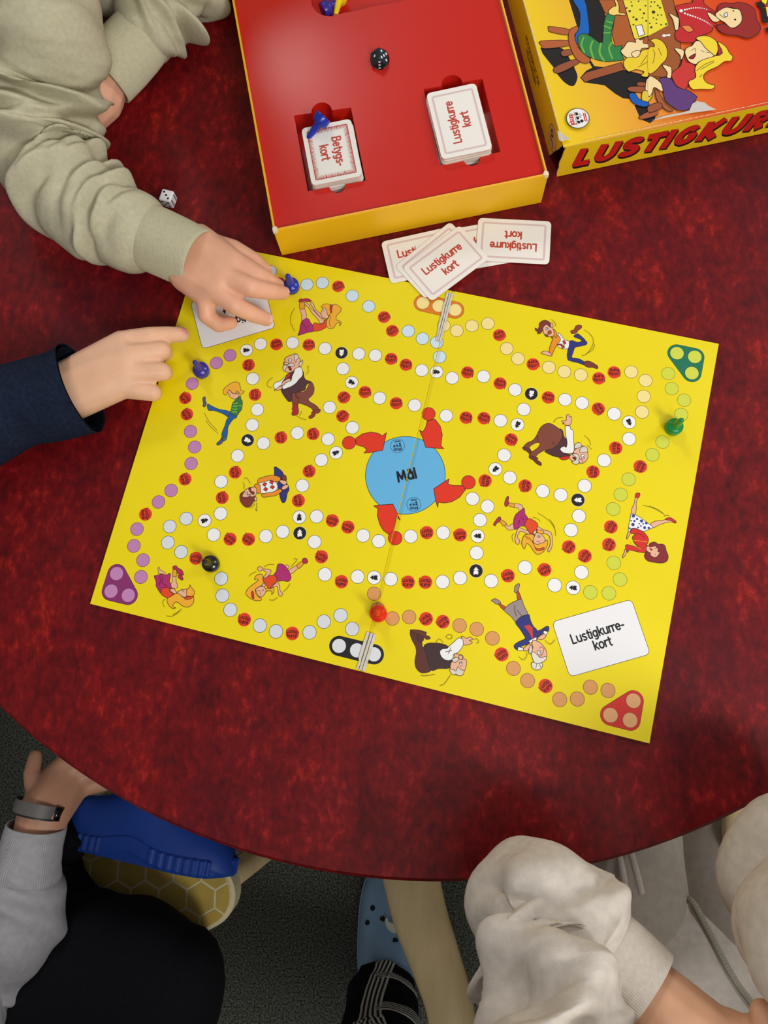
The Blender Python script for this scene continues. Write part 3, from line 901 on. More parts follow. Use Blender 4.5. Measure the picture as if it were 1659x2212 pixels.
  (SK, '990,870 1050,830 1060,890 1010,930'), (SK, '1060,890 1150,910 1220,980 1240,1070 1160,1110 1060,1130 990,1080 1010,990'), ((214, 80, 30), '1030,1200 1100,1230 1220,1200 1200,1250 1080,1260'),
  (WHT, '1080,965 1110,945 1140,965 1110,990'), ('dot', '1112,968,12', INKBLACK), ('line', '1060,1070 1110,1080 1130,1060'), ('line', '850,1000 960,1060 1040,1220'), ('line', '820,960 940,1010'),
  ('line', '1090,470 1300,610 1440,790 1470,960'), ('line', '1340,610 1420,720 1460,850'), ('line', '990,570 1080,590 1140,650'), ('line', '585,905 545,970 575,1090'), ('line', '700,620 690,720'), ('line', '740,560 800,620')])),
 ('woman in a red top and spotted skirt', (1330, 1050, 11.06, [
  (SK, '470,260 530,270 490,400 490,560 460,690 380,680 385,540 440,420'), (RED, '465,230 490,175 560,165 580,200 545,280 470,270'), (SK, '820,920 940,840 1100,820 1220,800 1350,820 1370,850 1220,870 1060,920 880,1000'), (RED, '1205,770 1310,755 1370,790 1440,840 1440,880 1380,880 1330,830 1210,810'),
  ((238, 238, 242), '370,660 470,690 600,760 720,850 880,980 780,1040 650,1090 600,1060 470,1010 370,1020 340,1090 300,1060 320,900 350,750'),
  ('dot', '420,715,42 510,785,28 445,835,28 615,835,40 730,885,34 410,920,42 560,900,18 655,905,20 600,955,22 690,995,36 790,1000,30 535,990,24 365,830,20 335,1010,24', (48, 62, 140)),
  ((210, 42, 32), '350,1080 420,1010 600,1060 680,1110 780,1250 760,1370 720,1400 770,1430 730,1560 680,1590 560,1580 330,1530 290,1590 240,1500 240,1420 290,1400 420,1440 520,1450 430,1340 400,1220 460,1150 350,1130'),
  (SK, '300,1100 350,1110 320,1180 270,1270 260,1230'), (SK, '220,1520 260,1540 230,1650 160,1720 170,1660 200,1600'),
  ((132, 36, 42), '800,1400 870,1350 940,1340 1020,1390 1120,1390 1180,1440 1210,1560 1250,1660 1230,1780 1110,1840 900,1820 770,1790 700,1720 690,1640 760,1560 840,1600'),
  (SK, '730,1450 780,1440 830,1460 940,1430 980,1480 1020,1490 1000,1560 1050,1590 980,1690 900,1700 820,1640 830,1600 740,1550'), (RED, '810,1490 870,1510 850,1540'), ('line', '920,1500 970,1500'), ('line', '930,1640 960,1620'),
  ('line', '420,1300 560,1310 750,1340', .0005, (226, 176, 50)), ('line', '340,1330 430,1420 620,1510', .0005, (226, 176, 50)), ('line', '470,1150 600,1150 700,1250'), ('line', '430,1340 560,1470 640,1500'),
  ('line', '650,460 900,530 1160,680'), ('line', '800,480 1000,560 1130,650'), ('line', '1150,730 1200,700 1280,710')])),
 ('old woman in a blue jacket dancing', (1050, 1250, 10.37, [
  ((184, 74, 44), '680,270 720,270 790,450 710,480 690,380'), ((154, 134, 128), '640,180 700,120 745,115 750,150 720,260 670,320 630,290 640,230'), ((184, 74, 44), '270,560 330,570 440,640 390,700 310,620'), ((154, 134, 128), '120,500 160,460 230,455 320,520 320,560 220,570 180,530'),
  ((154, 138, 136), '400,710 470,620 560,550 690,490 800,460 840,590 940,800 820,830 720,900 660,970 560,850'),
  (NAV, '660,990 740,890 840,830 960,805 990,920 1060,1070 1120,1120 1150,1170 1240,1140 1330,1080 1390,1070 1410,1110 1390,1180 1300,1150 1270,1220 1170,1290 1130,1380 1000,1420 930,1470 800,1510 690,1590 630,1540 640,1480 740,1410 870,1350 860,1290 760,1130'),
  ('sharp', '850,1060 970,1030 1040,1100 1050,1300 1080,1340 1030,1350 960,1200', (198, 62, 42), 0),
  ('sharp', '1290,1160 1390,1190 1340,1270 1280,1220', WHT), ('sharp', '720,1530 830,1550 830,1610 700,1610', WHT), ('sharp', '940,1400 1130,1300 1130,1390 1080,1380 1000,1440', WHT),
  (SK, '1150,1330 1230,1270 1290,1240 1340,1270 1320,1320 1260,1360 1180,1360'), (SK, '830,1580 930,1480 970,1460 980,1520 940,1600 880,1620'),
  (GRY, '960,1580 1000,1480 1040,1580 1010,1660 960,1680'), (SK, '1040,1390 1080,1380 1200,1430 1280,1510 1330,1580 1360,1680 1340,1780 1240,1800 1130,1700 1030,1640 1050,1540 1030,1470'),
  ((226, 220, 210), '1010,1910 1060,1870 1240,1880 1260,1950 1220,2020 1120,2045 1040,2000'), ((226, 220, 210), '1010,1680 1060,1640 1140,1700 1220,1770 1350,1740 1330,1820 1240,1880 1120,1900 1060,1840'),
  (WHT, '1150,1620 1210,1620 1220,1690 1160,1680'), ('dot', '1195,1645,13', INKBLACK), ('line', '1140,1700 1200,1740 1260,1690 1300,1560'), ('line', '1190,1560 1240,1530 1290,1560'),
  ('line', '740,1750 820,1820 900,1760 915,1660'), ('line', '1320,1390 1440,1470 1540,1370'), ('line', '650,590 640,720 690,850'), ('line', '690,700 790,825'), ('line', '1140,1890 1110,2010'), ('line', '1190,1890 1220,1990')])),
 ('old man clapping his hands', (870, 1340, 9.217, [
  ((90, 46, 36), '150,220 280,200 290,260 290,390 380,440 390,520 430,560 470,680 510,850 560,1000 430,1050 340,1030 260,940 240,800 270,640 250,520 170,360'),
  ((98, 50, 34), '150,210 190,185 350,200 470,240 460,290 540,330 540,370 470,380 410,330 300,270'), ((80, 40, 44), '290,280 360,300 420,360 380,430 300,400'),
  ((62, 40, 42), '420,520 500,460 620,450 740,460 850,490 930,560 980,800 930,950 720,960 610,1000 560,980 510,850 470,680'),
  (WHT, '740,620 790,570 880,560 930,510 1020,430 1120,350 1210,400 1200,500 1110,630 1010,680 1000,760 920,800 830,780 760,710'),
  (SK, '1160,330 1200,320 1270,360 1340,330 1400,380 1320,400 1390,440 1290,490 1210,480 1200,400'), (SK, '960,850 1040,760 1030,660 1120,680 1190,700 1210,760 1270,800 1260,920 1230,1000 1120,1090 1000,1060 950,970'),
  (GRY, '930,980 1010,980 1060,1010 1100,920 1150,980 1220,1000 1200,1080 1120,1105 1060,1070 990,1085'), (GRY, '980,780 1060,740 1110,750 1100,800 1030,840'), (SK, '1120,700 1180,700 1190,760 1130,780'),
  (WHT, '1130,840 1180,830 1170,910 1140,890'), ('dot', '1160,850,13 1190,780,10', INKBLACK),
  ('line', '360,1095 450,1105 640,1075'), ('line', '735,1300 830,1260 950,1090'), ('line', '860,330 900,290 980,300 960,370 890,360 860,330'), ('line', '1420,380 1480,370 1510,430 1470,460'), ('line', '660,440 730,370 810,450'), ('line', '850,630 980,600'), ('line', '910,660 960,540')])),
]
for lab, dat in FIGS:
    P = Print()
    figure(P, bl, dat, 0.00042)
    o = P.build('printed_figure', board, fmap=None)
    o.location.z = 0.003
    o['label'] = 'printed cartoon ' + lab
# ------------------------------------------------------------------ box bottom with red insert
class Frame:
    """upright local frame on the table: origin, x direction"""
    def __init__(s, o, x):
        s.o = Vector((o.x, o.y, T))
        s.x = Vector((x.x, x.y, 0)).normalized()
        s.y = Vector((-s.x.y, s.x.x, 0))
        s.a = math.atan2(s.x.y, s.x.x)

    def at(s, px, py, z):
        d = W(px, py, T + z) - s.o
        return (d.dot(s.x), d.dot(s.y))

    def ang(s, px, py, z, deg):
        a = Vector(s.at(px, py, z))
        b = Vector(s.at(px + 10 * math.cos(math.radians(deg)), py - 10 * math.sin(math.radians(deg)), z))
        return math.atan2((b - a).y, (b - a).x)


L0, R0 = W(609, 552, T), W(1169, 438, T)
TF = Frame(L0, R0 - L0)
TW, TL_, TH, IZ = (R0 - L0).length, 0.372, 0.043, 0.0392
tray = thing('game_box', 'yellow cardboard box base with red plastic insert holding card decks and pawns', 'box', TF.o, TF.a)
BOXY = mat('box_yellow', (238, 184, 14), 0.45, 0.5, var=0.06, vscale=14)
BOXW = mat('worn_cardboard', (226, 212, 184), 0.9, var=0.1, vscale=200)
RIM = mat('box_rim', (242, 178, 52), 0.5)
g = 0.0021
for nm, (x0, x1, y0, y1) in (('front', (0, TW, 0, g)), ('back', (0, TW, TL_ - g, TL_)), ('left', (0, g, g, TL_ - g)), ('right', (TW - g, TW, g, TL_ - g))):
    mb = MB()
    mb.box(x0, x1, y0, y1, 0, TH - 0.0004, BOXY)
    wl = mb.build('side_wall', tray, bevel=0.0006)
    mb = MB()
    mb.box(x0 + .0003, x1 - .0003, y0 + .0003, y1 - .0003, TH - 0.0006, TH, RIM)
    mb.build('rim', wl)
mb = MB()
mb.box(g, TW - g, g, TL_ - g, 0.0003, 0.002, GREYB)
mb.build('bottom', tray)
for x, y in ((0.0016, 0.0016), (TW - 0.0016, 0.0016)):
    mb = MB()
    q = [(x + 0.0034 * math.cos(a) * random.uniform(.6, 1.1), y + 0.0034 * math.sin(a) * random.uniform(.6, 1.1)) for a in [k * math.pi / 5 for k in range(10)]]
    q = [(min(max(a, -0.0004), TW + .0004), max(b, -0.0004)) for a, b in q]
    mb.prism(q, TH - 0.004, TH + 0.0004, BOXW)
    mb.build('worn_corner', tray)


def bump_quad(TLc, TRc, BRc, BLc, tb_, tr, bb_, br):
    """recess outline: quad with a thumb notch bulging from its top and bottom edges"""
    TLc, TRc, BRc, BLc = (Vector(TF.at(p[0], p[1], IZ)) for p in (TLc, TRc, BRc, BLc))
    out = []
    for a, b, t, r in ((TLc, TRc, tb_, tr), (None, None, None, None), (BRc, BLc, bb_, br)):
        if a is None:
            continue
        d = (b - a).normalized()
        nrm = Vector((-d.y, d.x))
        c = Vector(TF.at(t[0], t[1], IZ))
        c = a + d * (c - a).dot(d)
        out.append(a)
        for k in range(13):
            w_ = math.pi * (1 - k / 12)
            out.append(c + d * (r * math.cos(w_)) + nrm * (r * math.sin(w_)))
        out.append(b)
    return [tuple(p) for p in out]


holes = [
    (bump_quad((635, 249.5), (758, 232), (790, 390), (665, 413), (695, 243), 0.0098, (729, 402), 0.0074), 0.022),
    (bump_quad((915, 192), (1042, 170), (1081, 328), (950, 357), (977, 184), 0.0098, (1019, 343), 0.0078), 0.022),
    ([tuple(TF.at(x, y, IZ)) for x, y in ((672, 0), (674, 13.6), (684.7, 26.4), (695, 32.4), (706, 34.6), (716, 35.4), (725, 31), (734, 30.4), (743, 28), (757, 26), (770.6, 22.6), (786, 19.4), (800.7, 14), (816, 12), (831, 9.8), (850, 6), (871.5, 1.5), (930, -14), (955, -70), (930, -150), (720, -112), (668, -44))], 0.014),
    ([tuple(TF.at(820.5 + 21 * math.cos(k * math.pi / 8), 128 + 24 * math.sin(k * math.pi / 8), IZ)) for k in range(16)], 0.009),
]
REDP = mat('red_plastic', (198, 30, 18), 0.27, 0.5, bump=0.05, bscale=30)
bm = bmesh.new()


def loop(pts, z):
    vs = [bm.verts.new((p[0], p[1], z)) for p in pts]
    return vs, [bm.edges.new((vs[i], vs[(i + 1) % len(vs)])) for i in range(len(vs))]


edges = loop(rrect(TW / 2, TL_ / 2, TW - 2 * g - .0004, TL_ - 2 * g - .0004, 0.003), IZ)[1]
walls = []
for pts, dep in holes:
    vs, es = loop(pts, IZ)
    edges += es
    walls.append((vs, dep))
bmesh.ops.triangle_fill(bm, use_beauty=True, edges=edges)
for vs, dep in walls:
    c = sum((v.co for v in vs), Vector()) / len(vs)
    r1 = [bm.verts.new((v.co.x + (c.x - v.co.x) * .004, v.co.y + (c.y - v.co.y) * .004, IZ - .0012)) for v in vs]
    lo = [bm.verts.new((v.co.x + (c.x - v.co.x) * .010, v.co.y + (c.y - v.co.y) * .010, IZ - dep)) for v in vs]
    n = len(vs)
    for i in range(n):
        bm.faces.new((vs[i], vs[(i + 1) % n], r1[(i + 1) % n], r1[i]))
        bm.faces.new((r1[i], r1[(i + 1) % n], lo[(i + 1) % n], lo[i]))
    P3 = [[v.co.copy() for v in lo]]
    for a, b, cc in tessellate_polygon(P3):
        bm.faces.new((lo[a], lo[b], lo[cc]))
bmesh.ops.recalc_face_normals(bm, faces=bm.faces)
me = bpy.data.meshes.new('insert')
bm.to_mesh(me)
bm.free()
me.materials.append(REDP)
if sum(p.normal.z * p.area for p in me.polygons if abs(p.center.z - IZ) < 1e-5) < 0:
    me.flip_normals()
ins = link('insert', me, tray)
ins['label'] = 'glossy red plastic insert with recesses'

# ------------------------------------------------------------------ cards
CARD = mat('card_stock', (236, 232, 224), 0.55)
CEDGE = mat('card_edge', (214, 206, 190), 0.85)
PINK = (214, 190, 190)
CRED = (190, 62, 46)


def card_print(P, kind, w_, h_, flip=False):
    """front of a card lying along x"""
    if kind == 'L':
        q = rrect(0, 0, w_ - 0.0105, h_ - 0.0095, 0.0014, 3)
        P.stroke(q, 0.0019, ink(PINK), closed=True, up=True, cn=6)
        text(P, 'Lustigkurre', (0, 0.0052), 0, 0.0073, 0.2, ink(CRED), 1.0)
        text(P, 'kort', (0.0005, -0.0066), 0, 0.0073, 0.2, ink(CRED), 1.0)
    else:
        a, b = w_ / 2 - 0.0047, h_ / 2 - 0.0045
        P.stroke(rrect(0, 0, 2 * a, 2 * b, 0.001, 2), 0.0007, ink((178, 60, 48)), closed=True)
        per = []
        n1, n2 = 38, 27
        for k in range(n1):
            per += [(-a + 2 * a * (k + .5) / n1, b), (-a + 2 * a * (k + .5) / n1, -b)]
        for k in range(n2):
            per += [(a, -b + 2 * b * (k + .5) / n2), (-a, -b + 2 * b * (k + .5) / n2)]
        for x, y in per:
            hor = abs(abs(y) - b) < 1e-9
            hw = a / n1 * .8 if hor else b / n2 * .8
            L = 0.0046
            ex, ey = (-x * .22 if abs(x) > a - .01 and hor else -x * .05), (-y * .22 if abs(y) > b - .01 and not hor else -y * .05)
            if hor:
                tip = (x + ex, y - math.copysign(L, y))
                P.tri(((x - hw, y), (x + hw, y), tip), ink((178, 60, 48)))
            else:
                tip = (x - math.copysign(L, x), y + ey)
                P.tri(((x, y - hw), (x, y + hw), tip), ink((178, 60, 48)))
        P.l += 1
        text(P, 'Betygs-', (0.0005, 0.0060), 0, 0.0077, 0.2, ink(CRED), 0.95)
        text(P, 'kort', (-0.0005, -0.0066), 0, 0.0077, 0.2, ink(CRED), 0.95)


def card_mesh(w_, h_, th):
    mb = MB()
    mb.prism(rrect(0, 0, w_, h_, 0.0042, 5), 0, th, CARD, CEDGE)
    return mb


LW_, LH_ = 0.0695, 0.0446
lp = Print()
card_print(lp, 'L', LW_, LH_)
lmesh = lp.build('lettering', None, mesh_only=True)
cardm = None
for (px, py, deg, z, lab) in (
        (1023, 534, 10, 0.0004, 'white game card peeking out between the upside-down card and the topmost card'),
        (1109, 521, 177, 0.0012, 'white game card with upside-down red lettering, rightmost of the loose cards'),
        (910.5, 551, 12.5, 0.0034, 'white game card mostly covered, leftmost of the loose cards by the box'),
        (946, 562, 39, 0.0041, 'white game card just beneath the topmost tilted card, only its left rim showing'),
        (963, 568.5, 36.5, 0.0048, 'topmost tilted white game card overlapping the board edge')):
    p = W(px, py, T + z)
    q = W(px + 10 * math.cos(math.radians(deg)), py - 10 * math.sin(math.radians(deg)), T + z)
    a = math.atan2(q.y - p.y, q.x - p.x)
    t = thing('game_card', lab, 'card', (p.x, p.y, T + z), a, 'loose game cards beside the box')
    if cardm is None:
        cardm = card_mesh(LW_, LH_, 0.0005).build('card', t).data
    else:
        link('card', cardm, t)
    link('lettering', lmesh, t, (0, 0, 0.0005))


def deck(px, py, z1, deg, kind, w_, h_, lab, spread):
    p = W(px, py, T + z1)
    q = W(px + 10 * math.cos(math.radians(deg)), py - 10 * math.sin(math.radians(deg)), T + z1)
    a = math.atan2(q.y - p.y, q.x - p.x)
    zb = IZ - 0.022
    t = thing('card_deck', lab, 'card deck', (p.x, p.y, T + zb + 0.0003), a, 'card decks in the insert')
    rr = random.Random(int(px))
    n = 11
    th = (z1 - zb - 0.0003) / n
    me_ = None
    for k in range(n):
        f = 1 - k / (n - 1)
        loc = (spread[0] * f + rr.uniform(-.0006, .0006), spread[1] * f + rr.uniform(-.0006, .0006), k * th)
        rz = rr.uniform(-.02, .02)
        if k == n - 1:
            loc, rz = (0, 0, k * th), 0
        if me_ is None:
            o_ = card_mesh(w_, h_, th * .97).build('card', t, loc=loc, rz=rz)
            me_ = o_.data
        else:
            link('card', me_, t, loc, rz)
    P = Print()
    card_print(P, kind, w_, h_)
    P.build('lettering', t, loc=(0, 0, n * th - th * .03))
    return t


deck(716, 328, 0.0455, -79, 'B', 0.0605, 0.0470, 'deck of white cards with red sunburst frame in the red insert', (0.001, 0.0012))
deck(991.5, 261, 0.0465, 104, 'L', 0.0705, 0.0470, 'deck of white cards with pale pink frame in the right recess of the insert', (-0.002, 0.0))

# ------------------------------------------------------------------ pawns
PAWN = [(0.0002, 0), (0.0070, 0), (0.0074, 0.0006), (0.0076, 0.0020), (0.0075, 0.0062), (0.0071, 0.0076), (0.0062, 0.0085), (0.0048, 0.0091), (0.0040, 0.0098), (0.0035, 0.0120), (0.0026, 0.0200), (0.0023, 0.0232), (0.0018, 0.0244), (0.0008, 0.0249), (0.0002, 0.025)]
pawn_meshes = {}


def pawn(px, py, z, col, cname, lab, rot=None):
    m = mat('pawn_' + cname, col, 0.22, 0.5, sss=0.0)
    p = W(px, py, z)
    if cname not in pawn_meshes:
        mb = MB()
        mb.lathe(PAWN, m, 32)
        o_ = mb.build('game_pawn', None, smooth=True)
        es = o_.data
        es.set_sharp_from_angle(angle=math.radians(50))
        pawn_meshes[cname] = es
    else:
        o_ = link('game_pawn', pawn_meshes[cname])
    o_.location = p
    if rot is not None:
        o_.rotation_mode = 'QUATERNION'
        o_.rotation_quaternion = Vector(rot).normalized().to_track_quat('Z', 'Y')
    tag(o_, lab, 'game piece', 'plastic game pawns')
    return o_


BZ = BT + 0.0002
pawn(631, 622, BZ, (24, 44, 160), 'blue', 'blue plastic pawn standing at the fingertips of the olive sleeve hand')
pawn(437, 803, BZ, (52, 42, 142), 'violet', 'violet-blue pawn standing below the pointing finger on the left')
pawn(1453, 925, BZ, (4, 136, 62), 'green', 'green plastic pawn standing on the lime track')
pawn(458, 1219, BZ, (20, 20, 20), 'black', 'black plastic pawn standing on the lower left track')
pawn(818, 1326, BZ, (222, 40, 12), 'red', 'red plastic pawn standing on the board fold')
a_, b_ = W(700, 250, T + .0545), W(675, 283, T + .0485)
pawn(700, 250, T + .0545, (24, 44, 160), 'blue', 'blue pawn lying on the deck with the sunburst frame', rot=(b_ - a_) - Vector((0, 0, 0.0012)))
pawn(735, -12, T + .0335, (236, 200, 10), 'yellow', 'yellow pawn lying in the rear hollow of the red insert', rot=W(730, 10, T + .034) - W(735, -12, T + .0335))
pawn(697, 24, T + .0335, (52, 42, 142), 'violet', 'violet-blue pawn lying in the rear hollow of the red insert', rot=W(722, 8, T + .034) - W(697, 24, T + .0335))

# ------------------------------------------------------------------ dice
PIPS = {1: [(0, 0)], 2: [(-1, -1), (1, 1)], 3: [(-1, 1), (0, 0), (1, -1)], 4: [(-1, -1), (-1, 1), (1, -1), (1, 1)], 5: [(-1, -1), (-1, 1), (1, -1), (1, 1), (0, 0)],
        6: [(-1, -1), (-1, 0), (-1, 1), (1, -1), (1, 0), (1, 1)]}


def die(name, e, faces, cbody, cpip, label, M, mir=1):
    """faces: numbers on +x -x +y -y +z -z"""
    t = thing(name, label, 'die')
    t.matrix_world = M
    h = e / 2
    mb = MB()
    mb.box(-h, h, -h, h, -h, h, mat('die_' + label.split()[0], cbody, 0.25))
    b = mb.build('cube_body', t)
    md = b.modifiers.new('bevel', 'BEVEL')
    md.width, md.segments = e * .11, 3
    ax = [(Vector((1, 0, 0)), Vector((0, 1, 0)), Vector((0, 0, 1))), (Vector((-1, 0, 0)), Vector((0, 1, 0)), Vector((0, 0, 1))),
          (Vector((0, 1, 0)), Vector((1, 0, 0)), Vector((0, 0, 1))), (Vector((0, -1, 0)), Vector((1, 0, 0)), Vector((0, 0, 1))),
          (Vector((0, 0, 1)), Vector((1, 0, 0)), Vector((0, 1, 0))), (Vector((0, 0, -1)), Vector((1, 0, 0)), Vector((0, 1, 0)))]
    mp = mat('pip_' + label.split()[0], cpip, 0.4)
    for (n, u, v), num in zip(ax, faces):
        for a, b2 in PIPS[num]:
            c = n * (h + .00004) + u * (a * mir * e * .25) + v * (b2 * e * .25)
            q = [c + (u * math.cos(k * math.pi / 6) + v * math.sin(k * math.pi / 6)) * e * .095 for k in range(12)]
            pp = obj('pip', q + [x - n * .0003 for x in q], [tuple(range(12)), tuple(range(23, 11, -1))] + [(k, 12 + k, 12 + (k + 1) % 12, (k + 1) % 12) for k in range(12)], mp, t)
            fix_normals(pp)
    return t


p = W(358.5, 421, T + 0.0125)
q = W(368.5, 423.4, T + 0.0125)
die('game_die', 0.0122, (6, 1, 2, 5, 3, 4), (232, 232, 236), (14, 14, 16), 'white die with black pips on the table beside the olive sleeve',
    Matrix.Translation((p.x, p.y, T + 0.0062)) @ Matrix.Rotation(math.atan2(q.y - p.y, q.x - p.x), 4, 'Z'))
pos = W(819.5, 127, T + IZ + 0.0035)
v = (CAM - pos).normalized()
rt = RW @ Vector((1, 0, 0))
rt = (rt - v * rt.dot(v)).normalized()
up = v.cross(rt)
sn, cs_ = math.sin(math.radians(54.7356)), math.cos(math.radians(54.7356))
N = [v * cs_ + (rt * math.cos(math.radians(a)) + up * math.sin(math.radians(a))) * sn for a in (32, 152, -88)]
M = Matrix(((N[0].x, N[1].x, N[2].x), (N[0].y, N[1].y, N[2].y), (N[0].z, N[1].z, N[2].z))).to_4x4()
die('game_die', 0.0124, (5, 2, 1, 6, 3, 4), (10, 44, 52), (238, 238, 238), 'dark green die with white pips resting on its corner in the red insert', Matrix.Translation(pos) @ M, -1)

# ------------------------------------------------------------------ box lid
F0, F1 = W(1199, 383.5, T), W(1659, 287, T)
LF = Frame(F0, F1 - F0)
LWd, LLn, LH = 0.259, 0.376, 0.0445
lid = thing('game_box', 'worn yellow and orange box lid with cartoon family and red lettering on its side', 'box lid', LF.o, LF.a)


def grad_mat():
    m = bpy.data.materials.new('lid_print_gradient')
    m.use_nodes = True
    nt = m.node_tree
    p_ = nt.nodes['Principled BSDF']
    tc = nt.nodes.new('ShaderNodeTexCoord')
    sp = nt.nodes.new('ShaderNodeSeparateXYZ')
    nt.links.new(tc.outputs['Object'], sp.inputs[0])
    r = nt.nodes.new('ShaderNodeValToRGB')
    mr = nt.nodes.new('ShaderNodeMath')
    mr.operation = 'MULTIPLY'
    mr.inputs[1].default_value = 1 / LWd
    nt.links.new(sp.outputs[0], mr.inputs[0])
    nt.links.new(mr.outputs[0], r.inputs['Fac'])
    e = r.color_ramp.elements
    e[0].position, e[0].color = 0.02, rgb((240, 204, 24))
    e[1].position, e[1].color = 0.9, rgb((216, 50, 20))
    for ps, c in ((0.16, (238, 186, 44)), (0.34, (232, 148, 52)), (0.5, (228, 104, 30)), (0.66, (224, 74, 18))):
        k = e.new(ps)
        k.color = rgb(c)
    nt.links.new(r.outputs['Color'], p_.inputs['Base Color'])
    p_.inputs['Roughness'].default_value = 0.4
    return m


GRAD = grad_mat()
LIDY = mat('lid_side_yellow', (236, 196, 20), 0.45, 0.5, var=0.05, vscale=18)
DARKIN = mat('lid_inside', (150, 120, 80), 0.9)
mb = MB()
mb.box(0, LWd, 0, LLn, LH - 0.0014, LH, GRAD)
mb.build('lid_top', lid, bevel=0.0004)
rr = random.Random(3)
zz = [LH - 0.0014 - (LH - 0.0022) * k / 10 for k in range(11)]


def wall(name, prof, fixed, axis, other_len, m, flare=0.0):
    """a side whose near edge is ragged; prof gives the near edge along the height"""
    mb = MB()
    q = [(prof(z) + rr.uniform(-.0005, .0005), z) for z in zz]
    outl = q + [(other_len, zz[-1]), (other_len, zz[0])]
    n = len(outl)
    A = [(a, fixed, z) if axis == 'x' else (fixed, a, z) for a, z in outl]
    th = 0.0015
    B = [(a, fixed + th, z) if axis == 'x' else (fixed + th, a, z) for a, z in outl]
    t3 = tessellate_polygon([[Vector((a, z, 0)) for a, z in outl]])
    mb.add(A, [tuple(t_) for t_ in t3], m)
    mb.add(B, [tuple(t_) for t_ in t3], DARKIN)
    mb.add(A + B, [(i, (i + 1) % n, n + (i + 1) % n, n + i) for i in range(n)], BOXW)
    return mb.build(name, lid)


wf = wall('side_wall', lambda z: 0.0012 + 0.0035 * max(0, (z - LH * .55)) / LH, 0.0, 'x', LWd, LIDY)
wl = wall('side_wall', lambda z: 0.003 + 0.022 * (1 - z / LH) ** 1.1, 0.0, 'y', LLn, LIDY)
for x0, x1, y0, y1 in ((LWd - .0015, LWd, .0015, LLn - .0015), (0.0015, LWd, LLn - .0015, LLn)):
    mb = MB()
    mb.box(x0, x1, y0, y1, 0.0008, LH - 0.0014, LIDY)
    mb.build('side_wall', lid)


def ltop(px, py):
    return LF.at(px, py, LH)


LYE, WOOD, LSK, BLK = (240, 212, 50), (166, 88, 44), (246, 220, 164), (26, 20, 22)
L1 = (1150, 0, 6.144, [
 ('sharp', '490,0 900,0 980,240 940,560 760,790 820,880 1220,930 1659,1040 1659,1100 1500,1100 1290,1310 1200,1300 1100,1240 960,1130 690,1090 640,1030 720,940 800,900 760,830 600,700 640,450 600,360', BLK),
 (BLK, '110,640 380,640 480,760 580,960 590,1050 540,1140 440,1100 340,990 290,900'), ('sharp', '1360,1400 1659,1400 1620,1590 1560,1630 1440,1580', BLK),
 ('sharp', '880,0 1200,0 1340,490 1400,530 1659,440 1659,640 1400,640 1210,640 1100,620 1060,470 1090,220 1000,190 960,170', (176, 92, 38)), ('sharp', '640,1030 720,960 1180,830 1220,930 780,1060 700,1095', (158, 82, 46)),
 ('sharp', '1200,0 1659,0 1659,440 1360,530 1340,480', (238, 222, 60)),
 ('dot', '1250,110,14 1320,80,12 1410,20,12 1430,130,12 1500,80,12 1570,40,12 1620,130,14 1340,230,14 1380,260,20 1460,240,12 1510,280,14 1600,250,14 1340,330,13 1560,330,16 1640,320,12 1480,180,16 1600,170,18 1290,150,18 1570,400,14 1310,30,10', (60, 50, 36)),
 ('sharp', '1370,345 1450,330 1490,460 1410,490', (240, 240, 240)),
 ((0, 98, 190), '540,0 690,0 740,250 750,450 640,490 600,600 560,540 590,400 620,370 630,170'),
 ((46, 128, 68), '600,500 680,450 780,490 890,570 930,560 950,300 1000,190 1090,210 1080,300 1050,420 1050,560 1100,620 1190,610 1170,690 1210,790 1130,810 960,820 780,770 650,690'),
 ('line', '680,500 650,600 690,700', .0016, (112, 180, 62)), ('line', '800,550 770,640 810,780', .0018, (112, 180, 62)), ('line', '910,580 890,700 950,810', .0018, (112, 180, 62)), ('line', '1050,570 1015,650 1060,780', .0016, (112, 180, 62)), ('line', '985,285 1060,310', .0014, (112, 180, 62)), ('line', '955,350 1040,380', .0014, (112, 180, 62)), ('line', '950,440 1030,440', .0014, (112, 180, 62)),
 ((246, 216, 110), '1010,150 1060,100 1110,80 1090,10 1120,5 1150,90 1150,170 1220,180 1230,210 1130,200 1080,210 1020,190'),
 ((178, 94, 48), '230,355 510,400 480,470 240,430 215,390'), ((178, 94, 48), '110,550 480,540 490,610 160,650 120,610'), ((150, 80, 52), '380,690 490,660 530,720 410,755'), ((150, 80, 52), '290,900 570,790 620,840 340,980'),
 ((182, 96, 46), '480,560 490,420 540,370 610,360 600,420 560,480 600,620 680,720 770,790 740,840 660,840 560,760'),
 (LSK, '1210,640 1270,560 1370,570 1360,540 1400,520 1440,540 1480,520 1470,580 1600,600 1590,640 1450,650 1430,720 1380,780 1250,770 1170,690'),
 ((238, 206, 44), '1210,830 1260,770 1400,760 1450,680 1560,650 1659,600 1659,950 1560,980 1520,1030 1440,1010 1480,960 1370,930 1280,960 1220,900'), ('line', '1400,900 1560,800 1600,680'), ('line', '1440,860 1520,740'), (LSK, '1310,720 1370,680 1430,690 1410,750 1350,770'),
 ((158, 82, 46), '1280,1160 1500,1160 1480,1230 1290,1220'), ((150, 78, 44), '1395,1100 1510,1105 1500,1150 1395,1145'), ((168, 90, 50), '1420,1550 1640,1440 1659,1450 1659,1530 1460,1590'),
 (LSK, '1510,1070 1560,1050 1659,1060 1659,1180 1580,1160 1590,1250 1500,1230'), ((226, 196, 60), '1470,1210 1590,1260 1530,1360 1450,1340'), ((10, 90, 186), '1290,1250 1360,1250 1420,1330 1540,1370 1520,1420 1440,1420 1340,1380 1290,1310')])
